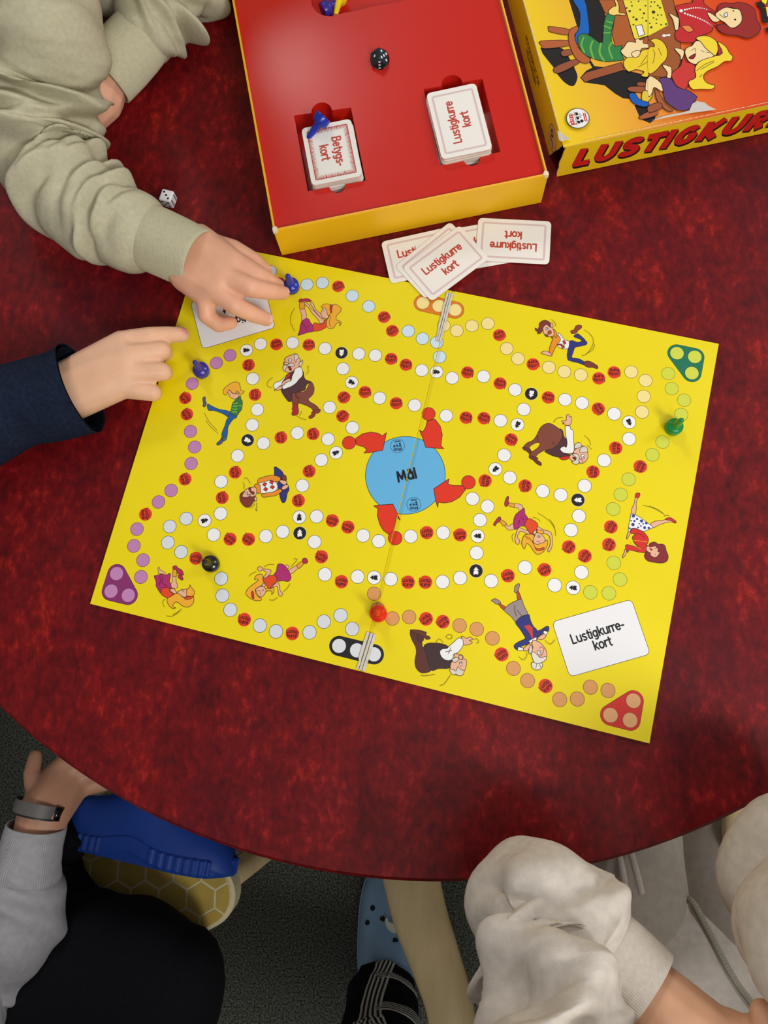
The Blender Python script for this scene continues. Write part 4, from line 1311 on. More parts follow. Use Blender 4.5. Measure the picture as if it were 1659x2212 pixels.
L2 = (1400, 0, 6.405, [
 ('sharp', '170,0 340,0 390,200 440,600 450,850 400,980 330,1040 200,1080 0,1060 0,510 270,360', (160, 88, 40)), ('sharp', '0,0 170,0 275,360 0,510', (238, 222, 60), 0),
 ('dot', '40,40,12 85,40,12 30,100,12 130,90,14 70,180,26 130,220,12 180,220,12 70,260,12 110,280,12 20,335,12 110,335,12 175,355,12 40,390,18 160,120,16', (60, 50, 36)), ('dot', '245,345,18', (50, 120, 40)),
 ('dot', '215,505,24 285,497,18', (244, 244, 244)), ('line', '215,505 285,497', .0016, (244, 244, 244)),
 ((238, 206, 44), '0,560 20,570 100,545 200,590 260,700 250,820 180,900 100,990 0,1020 0,690 80,660 70,610'), ('line', '60,890 90,760 60,700'), ('line', '140,680 180,780'),
 ((168, 90, 50), '90,1250 140,1280 200,1390 250,1460 340,1540 270,1550 180,1480 110,1380'), ((158, 82, 46), '0,1560 0,1480 150,1430 190,1500 60,1560'),
 (LSK, '0,1080 100,1100 190,1190 190,1280 80,1220 50,1300 0,1340'),
 ((96, 58, 122), '150,1100 300,1100 400,1220 520,1250 660,1340 650,1390 560,1520 420,1540 330,1490 230,1400 200,1250 180,1180'),
 ((204, 54, 48), '320,1030 440,930 480,800 520,870 580,880 640,920 650,1080 600,1120 540,1200 500,1250 400,1210 350,1140'),
 (LSK, '190,910 280,930 320,960 310,1090 250,1080 260,1020'), (LSK, '360,680 440,690 490,720 480,800 440,850 440,790 380,720'),
 ((196, 38, 42), '370,110 480,75 560,60 610,50 620,0 760,0 760,60 850,130 930,190 820,180 860,300 970,370 890,370 870,450 700,520 640,590 560,610 420,590 370,540 370,460 430,380 420,260 400,190'),
 ((236, 132, 64), '450,380 560,370 620,440 540,460 470,400'), (LSK, '280,200 370,240 420,280 410,420 370,430 350,350 330,280'), (LSK, '810,200 860,200 980,290 950,320 880,310'),
 ((152, 38, 36), '950,180 970,90 1060,55 1150,70 1250,50 1380,80 1470,160 1490,280 1540,370 1530,460 1430,530 1350,545 1230,510 1060,490 960,430 950,370 1050,350 1130,400 1220,390 1280,290 1260,170 1180,130 1080,120 1000,150'),
 (LSK, '920,220 1000,150 1080,120 1170,140 1260,160 1290,300 1210,390 1130,400 1050,330 980,290'), (WHT, '1040,220 1080,190 1090,240 1060,250'), ('dot', '1195,290,16 1170,170,12', BLK), ('line', '980,220 1040,260 1070,255'),
 ('dot', '450,170,26 500,155,15 530,148,13 560,140,12 590,134,12 620,130,11 650,128,11 680,128,10 710,130,10 740,134,9 770,140,9 800,150,8 500,205,15 540,220,15 575,232,15 610,243,14 645,255,13 678,268,12 710,280,12 740,295,11 768,308,11 793,322,10 815,337,9 838,352,8 860,368,7 880,382,6', (244, 244, 240)),
 (LSK, '500,740 530,680 600,650 650,590 740,600 850,700 940,760 830,830 700,870 650,910 570,880 530,830'), ((150, 30, 30), '560,810 650,760 620,830 570,830'), ('line', '590,720 640,690 650,740'), ('line', '730,720 770,740'), ('line', '790,740 840,750'),
 ((244, 216, 52), '950,600 1060,660 1120,760 1160,800 1140,860 1050,870 950,940 820,1000 760,1060 770,1130 830,1180 910,1200 880,1250 720,1250 600,1250 550,1150 650,1090 640,960 720,860 900,800 1020,750'),
 ((244, 216, 52), '650,550 740,515 850,530 940,600 960,700 920,790 850,740 780,680 720,600'), ((184, 42, 50), '950,610 1000,700 1010,750 960,790 960,700'), ('line', '660,1000 760,920 900,860'), ('line', '700,1090 740,1050'), ('line', '720,980 900,880'),
 ('sharp', '1480,60 1550,50 1610,110 1540,140', BLK), ('sharp', '1540,0 1650,0 1620,90 1570,60', (250, 226, 30)), ('sharp', '1550,150 1620,130 1650,300 1659,330 1580,340', BLK), ('sharp', '1610,120 1659,110 1659,290 1630,240', (250, 226, 30)), ('sharp', '1610,420 1659,400 1659,500', BLK),
 ('sharp', '560,1550 600,1460 660,1420 770,1440 830,1490 930,1535 800,1556 500,1596 300,1636 40,1690 200,1630 330,1600 450,1580', (206, 200, 194), 0)])
P = Print()
for dat in (L1, L2):
    figure(P, ltop, dat, 0.0006, (34, 16, 16), 1417 if dat is L1 else None, None if dat is L1 else 1401.5)
danspil(P, ltop(1247.2, 258.8), 0.0105, LF.ang(1247, 259, LH, -76), (20, 20, 24), (238, 236, 234), (24, 24, 28), (196, 50, 44))
P.poly([ltop(*q_) for q_ in ((1202.5, 285), (1231, 303), (1212, 309), (1207, 306))], ink((196, 190, 182)))
rr = random.Random(5)
for (ax, ay), (bx_, by2), n_ in (((0.0003, 0.004), (0.0003, LLn * .5), 60), ((0.02, 0.0003), (LWd, 0.0003), 50)):
    for k in range(n_):
        t0 = k / n_
        t1 = (k + rr.uniform(.5, 1)) / n_
        wd = rr.uniform(.0004, .0011 if ax < .01 else .0006)
        P.stroke([(ax + (bx_ - ax) * t0, ay + (by2 - ay) * t0), (ax + (bx_ - ax) * t1, ay + (by2 - ay) * t1)], wd, ink((224, 206, 160)), up=False, cn=6)
o = P.build('cover_print', lid)
o.location.z = LH
o['label'] = 'printed cartoon family playing at a table'

# heavy slanted letters on the front side
HG = {'L': ([[(.14, 1), (.14, .14), (.62, .14)]], .74), 'U': ([[(.14, 1), (.14, .4)] + arc(.4, .4, .26, .26, 180, 360) + [(.66, 1)]], .9),
      'S': ([arc(.4, .70, .24, .18, 25, 180) + arc(.4, .70, .24, .18, 180, 250)[1:] + arc(.36, .31, .27, .18, 60, -160)], .84), 'T': ([[(0, .87), (.72, .87)], [(.36, .9), (.36, 0)]], .78),
      'I': ([[(.14, 1), (.14, 0)]], .4), 'G': ([arc(.42, .5, .29, .37, 40, 300) + [(.66, .3), (.66, .46), (.45, .46)]], .92),
      'K': ([[(.14, 1), (.14, 0)], [(.64, 1), (.24, .5), (.68, 0)]], .86), 'R': ([[(.14, 0), (.14, .87), (.42, .87)] + arc(.42, .67, .2, .2, 90, -90) + [(.2, .47)], [(.36, .45), (.62, 0)]], .86),
      'E': ([[(.62, .87), (.14, .87), (.14, .13), (.62, .13)], [(.14, .5), (.52, .5)]], .74)}
P = Print()
hh = 0.0255
word = 'LUSTIGKURRE'
tot = sum(HG[c][1] for c in word)
x_s, sc_ = 0.0135, 0.229
for lay, (dx, dz), cc in ((0, (0.0011, -0.0026), (40, 16, 10)), (1, (0, 0), (204, 32, 26))):
    x = 0
    for ch in word:
        for st in HG[ch][0]:
            q = [(x_s + (x + a + b * .16) * sc_ / tot + dx, 0.0105 + b * hh + dz) for a, b in st]
            if lay == 1:
                P.stroke(q, 0.0078, ink((50, 16, 14)), caps=False, up=False, cn=10)
        x += HG[ch][1]
    P.l += 1
    x = 0
    for ch in word:
        for st in HG[ch][0]:
            q = [(x_s + (x + a + b * .16) * sc_ / tot + dx, 0.0105 + b * hh + dz) for a, b in st]
            P.stroke(q, 0.0070 if lay else 0.0082, ink(cc), caps=False, up=False, cn=10)
        x += HG[ch][1]
    P.l += 1
P.build('side_lettering', wf, fmap=lambda x_, y_, z_: (x_, -z_, y_))


def font_text(body, size, parent, M, m, name):
    cu = bpy.data.curves.new('t', 'FONT')
    cu.body, cu.size, cu.align_x = body, size, 'CENTER'
    cu.space_line = 0.85
    o_ = bpy.data.objects.new('t', cu)
    C.objects.link(o_)
    dg = bpy.context.evaluated_depsgraph_get()
    me_ = bpy.data.meshes.new_from_object(o_.evaluated_get(dg))
    bpy.data.objects.remove(o_)
    me_.materials.clear()
    me_.materials.append(m)
    me_.transform(M)
    me_.name = name
    return link(name, me_, parent)


# side wall at x = 0, outside looks to -x : text x runs towards the front (-y), text y runs up
yc = LF.at(1146, 138, LH * .5)[1]
Mt = Matrix(((0, 0, -1, -0.0003), (-0.8, 0, 0, yc), (0, 1.25, 0, LH * .52), (0, 0, 0, 1)))
font_text('MOTIONSSPELET F\u00d6R\nHELA FAMILJEN', 0.0072, wl, Mt, ink((70, 34, 12)), 'side_lettering')
P = Print()
ec = (-LF.at(1177, 302, LH * .5)[1], LH * .5)
P.disc(ec, 0.0125, ink((70, 34, 16)), 32)
P.disc(ec, 0.0119, ink((206, 176, 140)), 32)
P.disc((ec[0] - .003, ec[1] + .003), 0.004, ink((60, 26, 14)), 16)
P.disc((ec[0] - .003, ec[1] + .003), 0.002, ink((206, 176, 140)), 16)
P.stroke([(ec[0] - .006, ec[1] - .004), (ec[0] + .002, ec[1] - .003), (ec[0] + .006, ec[1] - .006)], .0016, ink((60, 26, 14)))
P.build('side_emblem', wl, fmap=lambda x_, y_, z_: (-z_, -x_, y_))
# ------------------------------------------------------------------ people and furniture around the table
def frames(P):
    """parallel transported side and up vectors along points"""
    n = len(P)
    Tn = []
    for i in range(n):
        Tn.append((P[min(i + 1, n - 1)] - P[max(i - 1, 0)]).normalized())
    up0 = Vector((0, 0, 1))
    if abs(Tn[0].dot(up0)) > 0.9:
        up0 = Vector((0, 1, 0))
    s_ = Tn[0].cross(up0).normalized()
    out = []
    for t in Tn:
        s_ = (s_ - t * s_.dot(t)).normalized()
        out.append((t, s_, s_.cross(t)))
    return out


def wrap(a):
    return (a + math.pi) % (2 * math.pi) - math.pi


class Tube:
    def __init__(s, pts, n=90, flat=1.0, world=False, wr=(), seed=1, noise_amp=0.0, noise_scale=14.0, zmin=None):
        ctl = [Vector(p[:3]) if world else W(p[0], p[1], p[2]) for p in pts]
        rad = [p[3] for p in pts]
        k = 10
        C4 = crom([Vector((c.x, c.y, c.z, r)) for c, r in zip(ctl, rad)], k, False)
        L = [0]
        for a, b in zip(C4, C4[1:]):
            L.append(L[-1] + (Vector(b[:3]) - Vector(a[:3])).length)
        s.len = L[-1]
        s.P, s.R = [], []
        j = 0
        for i in range(n + 1):
            d = s.len * i / n
            while j < len(L) - 2 and L[j + 1] < d:
                j += 1
            t = (d - L[j]) / max(1e-9, L[j + 1] - L[j])
            c = C4[j] + (C4[j + 1] - C4[j]) * t
            s.P.append(Vector(c[:3]))
            s.R.append(c[3])
        s.F = frames(s.P)
        s.n, s.flat, s.zmin = n, flat, zmin
        rr = random.Random(seed)
        s.folds = []
        for (c, spread, count, amp, width, *tr) in wr:       # c: place along the length 0..1; tr: range of angles
            lo_, hi_ = (math.radians(tr[0]), math.radians(tr[1])) if tr else (-math.pi, math.pi)
            for _ in range(count):
                s.folds.append(((c + rr.uniform(-spread, spread)) * s.len, rr.uniform(lo_, hi_), rr.uniform(-.02, .02), amp * rr.uniform(.5, 1.2), width * rr.uniform(.6, 1.4), rr.uniform(.7, 1.6)))
        s.na, s.ns, s.off = noise_amp, noise_scale, Vector((seed * 7.1, seed * 3.3, seed * 1.7))

    def at(s, u, th, grow=0.0):
        """u 0..1 along, th angle"""
        x = u * s.n
        i = min(int(x), s.n - 1)
        f = x - i
        c = s.P[i].lerp(s.P[i + 1], f)
        r = s.R[i] * (1 - f) + s.R[i + 1] * f
        t, sd, up_ = s.F[min(i + (f > .5), s.n)]
        d = 0.0
        pos = u * s.len
        for (p0, t0, sk, am, wd, tw) in s.folds:
            a = wrap(th - t0)
            if abs(a) > 2.6 * tw:
                continue
            q = (pos - p0 - sk * a) / wd
            if abs(q) < 3:
                d += am * (1 - q * q) * math.exp(-q * q * .5) * math.exp(-(a / tw) ** 2)
        dirv = sd * math.cos(th) + up_ * (math.sin(th) * s.flat)
        p = c + dirv * (r + grow)
        if s.na:
            d += s.na * noise.noise(p * s.ns + s.off) + s.na * .5 * noise.noise(p * s.ns * 2.3 - s.off)
        p = p + dirv.normalized() * d
        if s.zmin is not None and p.z < s.zmin:
            p.z = s.zmin + (p.z - s.zmin) * .04
        return p

    def build(s, name, m_, parent, m=56, cap=(True, True), ribs=0, rib_amp=0.0, u0=0.0, u1=1.0, n=None, grow=0.0, round_end=0):
        n = n or s.n
        v, f = [], []
        rings = [(u0 + (u1 - u0) * i / n, 1.0) for i in range(n + 1)]
        for u, k in rings:
            ctr = None
            for j in range(m):
                th = 2 * math.pi * j / m
                g_ = grow + (rib_amp * math.cos(ribs * th) if ribs else 0.0)
                v.append(s.at(u, th, g_))
        for i in range(n):
            for j in range(m):
                f.append((i * m + j, i * m + (j + 1) % m, (i + 1) * m + (j + 1) % m, (i + 1) * m + j))
        for e, ring in ((0, 0), (1, n)):
            if cap[e]:
                c = sum((v[ring * m + j] for j in range(m)), Vector()) / m
                tan = s.F[0 if e == 0 else s.n][0] * (-1 if e == 0 else 1)
                rad = s.R[0 if e == 0 else s.n]
                base = ring * m
                last = base
                for st in range(1, 5):
                    a = st / 5 * math.pi / 2
                    nb = len(v)
                    for j in range(m):
                        q = v[base + j]
                        v.append(c + (q - c) * math.cos(a) + tan * (rad * (.7 if round_end else .12) * math.sin(a)))
                    for j in range(m):
                        f.append((last + j, last + (j + 1) % m, nb + (j + 1) % m, nb + j))
                    last = nb
                nb = len(v)
                v.append(c + tan * (rad * (.7 if round_end else .12)))
                for j in range(m):
                    f.append((last + j, last + (j + 1) % m, nb))
        o_ = obj(name, v, f, m_, parent, smooth=True)
        fix_normals(o_)
        return o_


def cuff(tb_, name, m_, parent, u0, u1, grow, ribs=64):
    """knitted cuff: ribbed band with a rolled end"""
    v, f = [], []
    m = ribs * 5
    m = ribs * 4
    prof = [(u0, grow * .2), (u0 + (u1 - u0) * .04, grow * .9), (u0 + (u1 - u0) * .3, grow), (u0 + (u1 - u0) * .6, grow), (u0 + (u1 - u0) * .93, grow), (u1 - (u1 - u0) * .01, grow * .75), (u1, grow * .1), (u1 - (u1 - u0) * .05, -grow * .3), (u0 + (u1 - u0) * .4, -grow * .4)]
    for u, g_ in prof:
        for j in range(m):
            th = 2 * math.pi * j / m
            v.append(tb_.at(u, th, g_ + .0247 / ribs * math.cos(ribs * th)))
    for i in range(len(prof) - 1):
        for j in range(m):
            f.append((i * m + j, i * m + (j + 1) % m, (i + 1) * m + (j + 1) % m, (i + 1) * m + j))
    o_ = obj(name, v, f, m_, parent, smooth=True)
    fix_normals(o_)
    return o_


ICOS = []
for sub in (2, 4):
    ICO = bmesh.new()
    bmesh.ops.create_icosphere(ICO, subdivisions=sub, radius=1.0)
    ICOS.append([v_.co.copy() for v_ in ICO.verts])
    ICO.free()


def organic(name, groups, m_, parent, voxel=0.0018, smooth=8):
    """one continuous skin: union of hulls over spheres, remeshed and smoothed"""
    bm_ = bmesh.new()
    for grp in groups:
        vs = []
        for p, r in grp:
            vs += [bm_.verts.new(p + c * r) for c in ICOS[1 if r > .05 else 0]]
        res = bmesh.ops.convex_hull(bm_, input=vs)
        dead = [e for e in res['geom_interior'] + res['geom_unused'] if isinstance(e, bmesh.types.BMVert)]
        bmesh.ops.delete(bm_, geom=list(set(dead)), context='VERTS')
    me_ = bpy.data.meshes.new('raw')
    bm_.to_mesh(me_)
    bm_.free()
    o_ = bpy.data.objects.new('raw', me_)
    C.objects.link(o_)
    md = o_.modifiers.new('r', 'REMESH')
    md.mode, md.voxel_size = 'VOXEL', voxel
    md.use_smooth_shade = True
    sm = o_.modifiers.new('s', 'SMOOTH')
    sm.factor, sm.iterations = 0.5, smooth
    dg = bpy.context.evaluated_depsgraph_get()
    out = bpy.data.meshes.new_from_object(o_.evaluated_get(dg))
    bpy.data.objects.remove(o_)
    out.name = name
    out.materials.clear()
    out.materials.append(m_)
    out.polygons.foreach_set('use_smooth', [True] * len(out.polygons))
    return link(name, out, parent)


def chain(pts):
    """finger or limb: list of (point, radius) -> hulls between neighbours"""
    return [[pts[i], pts[i + 1]] for i in range(len(pts) - 1)]


def inner(tb_, u0, u1, k, sc_, rmax=.04):
    """bones of the limb inside a sleeve"""
    out_ = []
    for i in range(k + 1):
        j = int((u0 + (u1 - u0) * i / k) * tb_.n)
        out_.append((tb_.P[j], min(rmax, tb_.R[j] * sc_)))
    return out_


def hp(l):
    return [(W(x, y, T + z), r) for x, y, z, r in l]


def nail(parent, tip, prev, upv, r, m_):
    """a fingernail on the back of the last finger joint"""
    d = (tip - prev).normalized()
    u_ = (upv - d * upv.dot(d)).normalized()
    sd = d.cross(u_)
    v, f = [], []
    nn, mm = 6, 7
    for i in range(nn + 1):
        t = -0.9 + 1.5 * i / nn
        for j in range(mm):
            a = -0.85 + 1.7 * j / (mm - 1)
            rr_ = r * 1.02 * (1.0 if i not in (0, nn) else .93)
            ww = 1.0 if 0 < i < nn else .72
            v.append(tip + d * (r * t * 1.0) + sd * (rr_ * math.sin(a * ww) * .92) + u_ * (rr_ * math.cos(a * ww) * .93 - (0.0 if t < .3 else (t - .3) * r * .55)))
    for i in range(nn):
        for j in range(mm - 1):
            f.append((i * mm + j, i * mm + j + 1, (i + 1) * mm + j + 1, (i + 1) * mm + j))
    return obj('fingernail', v, f, m_, parent, smooth=True)


SKIN = mat('skin_child', (226, 170, 140), 0.5, 0.35, var=0.07, vscale=60, sss=0.25, bump=0.12, bscale=500, bdist=0.0006)
SKIN2 = mat('skin_fair', (224, 178, 146), 0.5, 0.35, var=0.06, vscale=60, sss=0.25, bump=0.12, bscale=500, bdist=0.0006)
SKINR = mat('nail_pink', (238, 178, 164), 0.2)
OLIVE = mat('olive_sweatshirt', (186, 181, 154), 0.95, 0.15, var=0.07, vscale=260, bump=0.35, bscale=900, bdist=0.0006)
OLIVR = mat('olive_ribbing', (188, 183, 154), 0.95, 0.15, var=0.06, vscale=300, bump=0.3, bscale=900, bdist=0.0005)
NAVY = mat('navy_fleece', (26, 34, 52), 0.98, 0.1, var=0.25, vscale=300, bump=0.6, bscale=700, bdist=0.001)
HEATH = mat('heather_grey_sweatshirt', (214, 206, 195), 0.95, 0.15, var=0.09, vscale=120, bump=0.35, bscale=900, bdist=0.0006)
HEATHR = mat('heather_grey_ribbing', (212, 203, 192), 0.95, 0.15, var=0.07, vscale=300, bump=0.3, bscale=900, bdist=0.0005)
JOGG = mat('grey_joggers', (180, 172, 160), 0.95, 0.15, var=0.08, vscale=120, bump=0.3, bscale=900, bdist=0.0006)
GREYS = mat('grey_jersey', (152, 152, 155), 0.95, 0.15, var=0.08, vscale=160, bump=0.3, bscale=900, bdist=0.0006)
BLACKT = mat('black_trousers', (13, 13, 19), 0.95, 0.15, var=0.2, vscale=300, bump=0.3, bscale=900, bdist=0.0006)
HAIRB = mat('brown_hair', (74, 50, 34), 0.6, 0.4, var=0.3, vscale=120, stretch=(1, 1, .15))


def head(at_, facing, r=0.085):
    """spheres of a head with nose, chin and ears for the body hull"""
    f_ = Vector(facing).normalized()
    sd = f_.cross(Vector((0, 0, 1))).normalized()
    g_ = [[(at_ + Vector((0, 0, r * .25)), r * .95), (at_ - Vector((0, 0, r * .35)) + f_ * r * .25, r * .68), (at_ + Vector((0, 0, r * .2)) - f_ * r * .25, r * .85)]]
    g_.append([(at_ + f_ * r * 1.0 - Vector((0, 0, r * .05)), r * .12), (at_ + f_ * r * .95 + Vector((0, 0, r * .2)), r * .08)])
    for k in (-1, 1):
        g_.append([(at_ + sd * (k * r * .95), r * .16), (at_ + sd * (k * r * .98) + Vector((0, 0, r * .15)), r * .15)])
    return g_


def hair(parent, at_, facing, r=0.085):
    f_ = Vector(facing).normalized()
    g_ = [[(at_ + Vector((0, 0, r * .38)) - f_ * r * .12, r * 1.0), (at_ + Vector((0, 0, r * .05)) - f_ * r * .42, r * .86), (at_ + Vector((0, 0, r * .55)) + f_ * r * .25, r * .72)]]
    return organic('hair', g_, HAIRB, parent, 0.005, 4)


# ---- child in the olive sweatshirt (upper left), right hand at the blue pawn
z_ = T
P1 = thing('person', 'person in an olive sweatshirt leaning on the table and reaching for the blue pawn', 'person', (-.32, 1.12, 0))
base = P1.location.copy()


def inpar(root):
    """children keep world coordinates"""
    for ch in root.children:
        ch.matrix_parent_inverse = Matrix.Translation(-root.location)


shR, shL = Vector((-.445, .80, .965)), Vector((-.165, .87, .965))
mid = (shR + shL) / 2
pelv = Vector((mid.x - .02, mid.y + .29, .62))
hd = mid + Vector((0.0, 0.02, .2))
wr1, wr2 = (W(430, 528, T + .044), .0185), (W(404, 588, T + .042), .0185)
mcp = hp([(506, 566, .050, .0108), (488, 598, .053, .0108), (466, 628, .050, .0104), (446, 645, .043, .0094)])
G1 = [[wr1, wr2, mcp[0], mcp[1]], [wr1, wr2, mcp[1], mcp[2]], [wr2, mcp[2], mcp[3]]]
fing = [
    hp([(452, 532, .040, .0125), (504, 544, .036, .0112), (545, 563, .030, .0090), (571, 584, .022, .0074)]),
    [mcp[0]] + hp([(556, 594, .046, .0090), (583, 609, .034, .0078), (599, 616.5, .025, .0066)]),
    [mcp[1]] + hp([(541, 621, .052, .0092), (586, 630, .040, .0078), (612, 633, .027, .0065)]),
    [mcp[2]] + hp([(508, 660, .047, .0088), (548, 679, .033, .0078), (576, 689.5, .022, .0068)]),
    [mcp[3]] + hp([(446, 681, .037, .0080), (472, 702, .026, .0072), (500, 697, .020, .0062)]),
]
for fg in fing:
    G1 += chain(fg)
def px3(v_):
    """photo position and height of a point, the reverse of W"""
    q_ = RW.transposed() @ (v_ - CAM)
    return (CX - FPX * q_.x / q_.z, CY + FPX * q_.y / q_.z, v_.z)


t1 = Tube([px3(shR) + (.060,), px3(shR.lerp(W(84, 40, T + .105), .5)) + (.057,), (84, 40, T + .105, .053), (92, 200, T + .070, .049), (98, 345, T + .050, .047), (178, 438, T + .046, .043), (262, 487, T + .045, .0395), (306, 507, T + .045, .0365), (330, 518, T + .045, .0285)],
          n=330, wr=((.74, .10, 24, .0080, .0080, 60, 200), (.62, .12, 14, .0050, .011, 50, 220), (.90, .06, 14, .0050, .006, 20, 200), (.45, .15, 10, .006, .016), (.53, .05, 5, .005, .011, 60, 200)), seed=4, noise_amp=.0042, noise_scale=15, zmin=T + .0012)
c1 = Tube([(312, 508, T + .044, .0285), (368, 533, T + .044, .0282), (434, 564, T + .044, .0268)], n=40)
t2 = Tube([px3(shL) + (.056,), px3(shL.lerp(W(384, -110, T + .056), .55)) + (.046,), (384, -110, T + .056, .0345), (374, -20, T + .044, .0335), (345, 32, T + .041, .0340), (316, 66, T + .040, .0330), (300, 86, T + .039, .0265)],
          n=240, wr=((.80, .12, 22, .0080, .0075), (.93, .05, 10, .005, .006)), seed=9, noise_amp=.005, noise_scale=15, zmin=T + .0012)
c2 = Tube([(314, 70, T + .039, .0272), (270, 120, T + .036, .0285), (226, 168, T + .034, .0278)], n=40)
G1 += [[wr1, wr2, inner(c1, .7, .7, 1, .75)[0]]] + chain(inner(c1, .7, .1, 1, .75) + inner(t1, .9, .02, 11, .52))
G1 += [[(shR, .035), (shL, .035), (mid.lerp(pelv, .4), .08)], [(mid.lerp(pelv, .4), .08), (pelv, .09)], [(mid, .035), (hd - Vector((0, 0, .05)), .035)]]
# other arm: hand slips under the first arm
wl1 = (W(232, 172, T + .031), .021)
G1 += chain(inner(t2, .02, .92, 8, .62) + inner(c2, .3, .9, 1, .7)) + [[wl1, inner(c2, .9, .9, 1, .7)[0]], [wl1, (W(216, 214, T + .027), .0225)],
       [(W(216, 214, T + .027), .0225), (W(176, 262, T + .02), .019), (W(150, 230, T + .02), .017)]]
for k, (dx, dy) in enumerate(((-70, 62), (-88, 40), (-92, 16), (-84, -8))):
    G1 += chain(hp([(172 - k * 6, 258 - k * 12, .018, .010), (172 + dx * .55, 250 + dy * .7, .014, .0085), (172 + dx, 244 + dy, .010, .007)]))
G1 += head(hd, (0, -1, -.2))
b1 = organic('body', G1, SKIN, P1, 0.0017, 6)
upn = Vector((0, 0, 1))
for fg, uv in ((fing[0], Vector((.5, .9, .5))), (fing[1], Vector((.1, .3, 1))), (fing[2], Vector((.0, .2, 1))), (fing[3], Vector((.1, .1, 1)))):
    nail(b1, fg[-1][0], fg[-2][0], uv, fg[-1][1], SKINR)
Tube([(120, -150, T + .085, .050), (205, -110, T + .062, .052), (280, -135, T + .075, .050), (300, -260, T + .14, .055), px3(mid.lerp(pelv, .25)) + (.07,)], n=90, wr=((.5, .4, 14, .006, .010),), seed=17, noise_amp=.005, noise_scale=16, zmin=T + .0012).build('sweatshirt_front', OLIVE, P1, m=64)
t1.build('sleeve', OLIVE, P1, m=100, cap=(True, False))
cuff(c1, 'cuff', OLIVR, P1, .0, 1.0, .0011, 116)
t2.build('sleeve', OLIVE, P1, m=96, cap=(True, False))
cuff(c2, 'cuff', OLIVR, P1, .0, 1.0, .0012, 116)
tor = Tube([tuple(pelv) + (.125,), tuple(pelv.lerp(mid, .4)) + (.12,), tuple(pelv.lerp(mid, .75)) + (.115,), tuple(mid + Vector((0, .03, .015))) + (.085,), tuple(mid + Vector((0, .03, .06))) + (.048,)], n=40, world=True, seed=3, noise_amp=.006, noise_scale=9)
tor.build('sweatshirt_body', OLIVE, P1, m=48)
Tube([tuple(shR) + (.060,), tuple(mid + Vector((0, .01, .02))) + (.070,), tuple(shL) + (.057,)], n=30, world=True, seed=8, noise_amp=.004).build('sweatshirt_yoke', OLIVE, P1, m=40, round_end=1)
legs1 = [Tube([tuple(pelv + Vector((k * .07, .02, .02))) + (.085,), tuple(pelv + Vector((k * .08, .05, -.25))) + (.07,), tuple(Vector((pelv.x + k * .09, pelv.y + .05, .03))) + (.05,)], n=20, world=True) for k in (-1, 1)]
for l_ in legs1:
    l_.build('trouser_leg', BLACKT, P1, m=24)
hair(P1, hd, (0, -1, -.2))
inpar(P1)

# ---- child in navy (left), pointing
P2 = thing('person', 'person in a dark navy fleece pointing at the board from the left', 'person', (W(-700, 1000, T).x, W(-700, 1000, T).y, 0))
w1, w2 = (W(112, 838, T + .033), .0175), (W(122, 884, T + .031), .0175)
mcp = hp([(262, 740, .036, .0108), (276, 769, .040, .0112), (278, 804, .038, .0106), (268, 838, .033, .0098)])
G2 = [[w1, w2, mcp[0], mcp[1]], [w1, w2, mcp[1], mcp[2]], [w1, w2, mcp[2], mcp[3]]]
ind = [mcp[0]] + hp([(322, 727, .034, .0090), (362, 723, .026, .0080), (393, 723, .0195, .0072)])
f2 = [ind,
      [mcp[1]] + hp([(349, 757, .033, .0086), (357, 764, .0150, .0074), (326, 774, .0105, .0064)]),
      [mcp[2]] + hp([(351, 803, .032, .0086), (357, 806, .0145, .0074), (324, 812, .0105, .0064)]),
      [mcp[3]] + hp([(330, 848, .028, .0082), (335, 850, .0130, .0070), (306, 849, .0100, .0060)]),
      hp([(165, 800, .022, .0125), (236, 784, .016, .0100), (292, 772, .0125, .0085)])]
for fg in f2:
    G2 += chain(fg)
el2, sh2 = W(-260, 985, T + .05), Vector((-.72, .03, .96))
hd2 = sh2 + Vector((-.06, .10, .2))
sh2b = sh2 + Vector((-.02, .27, .0))
hd2 = (sh2 + sh2b) / 2 + Vector((-.02, 0, .2))
pel2 = (sh2 + sh2b) / 2 + Vector((-.08, 0, -.42))
s2 = Tube([tuple(sh2) + (.06,), tuple(sh2.lerp(el2, .5)) + (.055,), tuple(el2) + (.046,), tuple(W(-60, 915, T + .044)) + (.042,), tuple(W(40, 879, T + .038)) + (.0375,), tuple(W(118, 856, T + .038)) + (.0375,), tuple(W(176, 836, T + .039)) + (.0405,)], n=240, world=True,
          wr=((.6, .2, 14, .006, .011), (.85, .1, 5, .003, .01)), seed=12, noise_amp=.004, noise_scale=18, zmin=T + .0012)
G2 += [[w1, w2, inner(s2, .93, .93, 1, .62)[0]]] + chain(inner(s2, .93, .02, 9, .62)) + [ [(sh2, .036), (sh2b, .036), ((sh2 + sh2b) / 2 + Vector((-.03, 0, -.15)), .075)],
       [((sh2 + sh2b) / 2 + Vector((-.03, 0, -.15)), .075), (pel2, .085)], [((sh2 + sh2b) / 2, .034), (hd2 - Vector((0, 0, .05)), .034)]] + head(hd2, (1, 0, -.25))
el2b = sh2b + Vector((-.02, .05, -.22))
G2 += [[(sh2b, .034), (el2b, .026)], [(el2b, .026), (el2b + Vector((.06, -.04, -.17)), .02)]]
b2 = organic('body', G2, SKIN2, P2, 0.0017, 5)
nail(b2, ind[-1][0], ind[-2][0], Vector((.2, .5, 1)), ind[-1][1], mat('nail_rose', (222, 150, 140), 0.3))
s2.build('sleeve', NAVY, P2, m=80, cap=(True, False))
lip = s2.build('sleeve_lining', mat('navy_lining', (14, 18, 30), 0.98, 0.1), P2, m=64, cap=(False, False), u0=.8, grow=-.003, n=14)
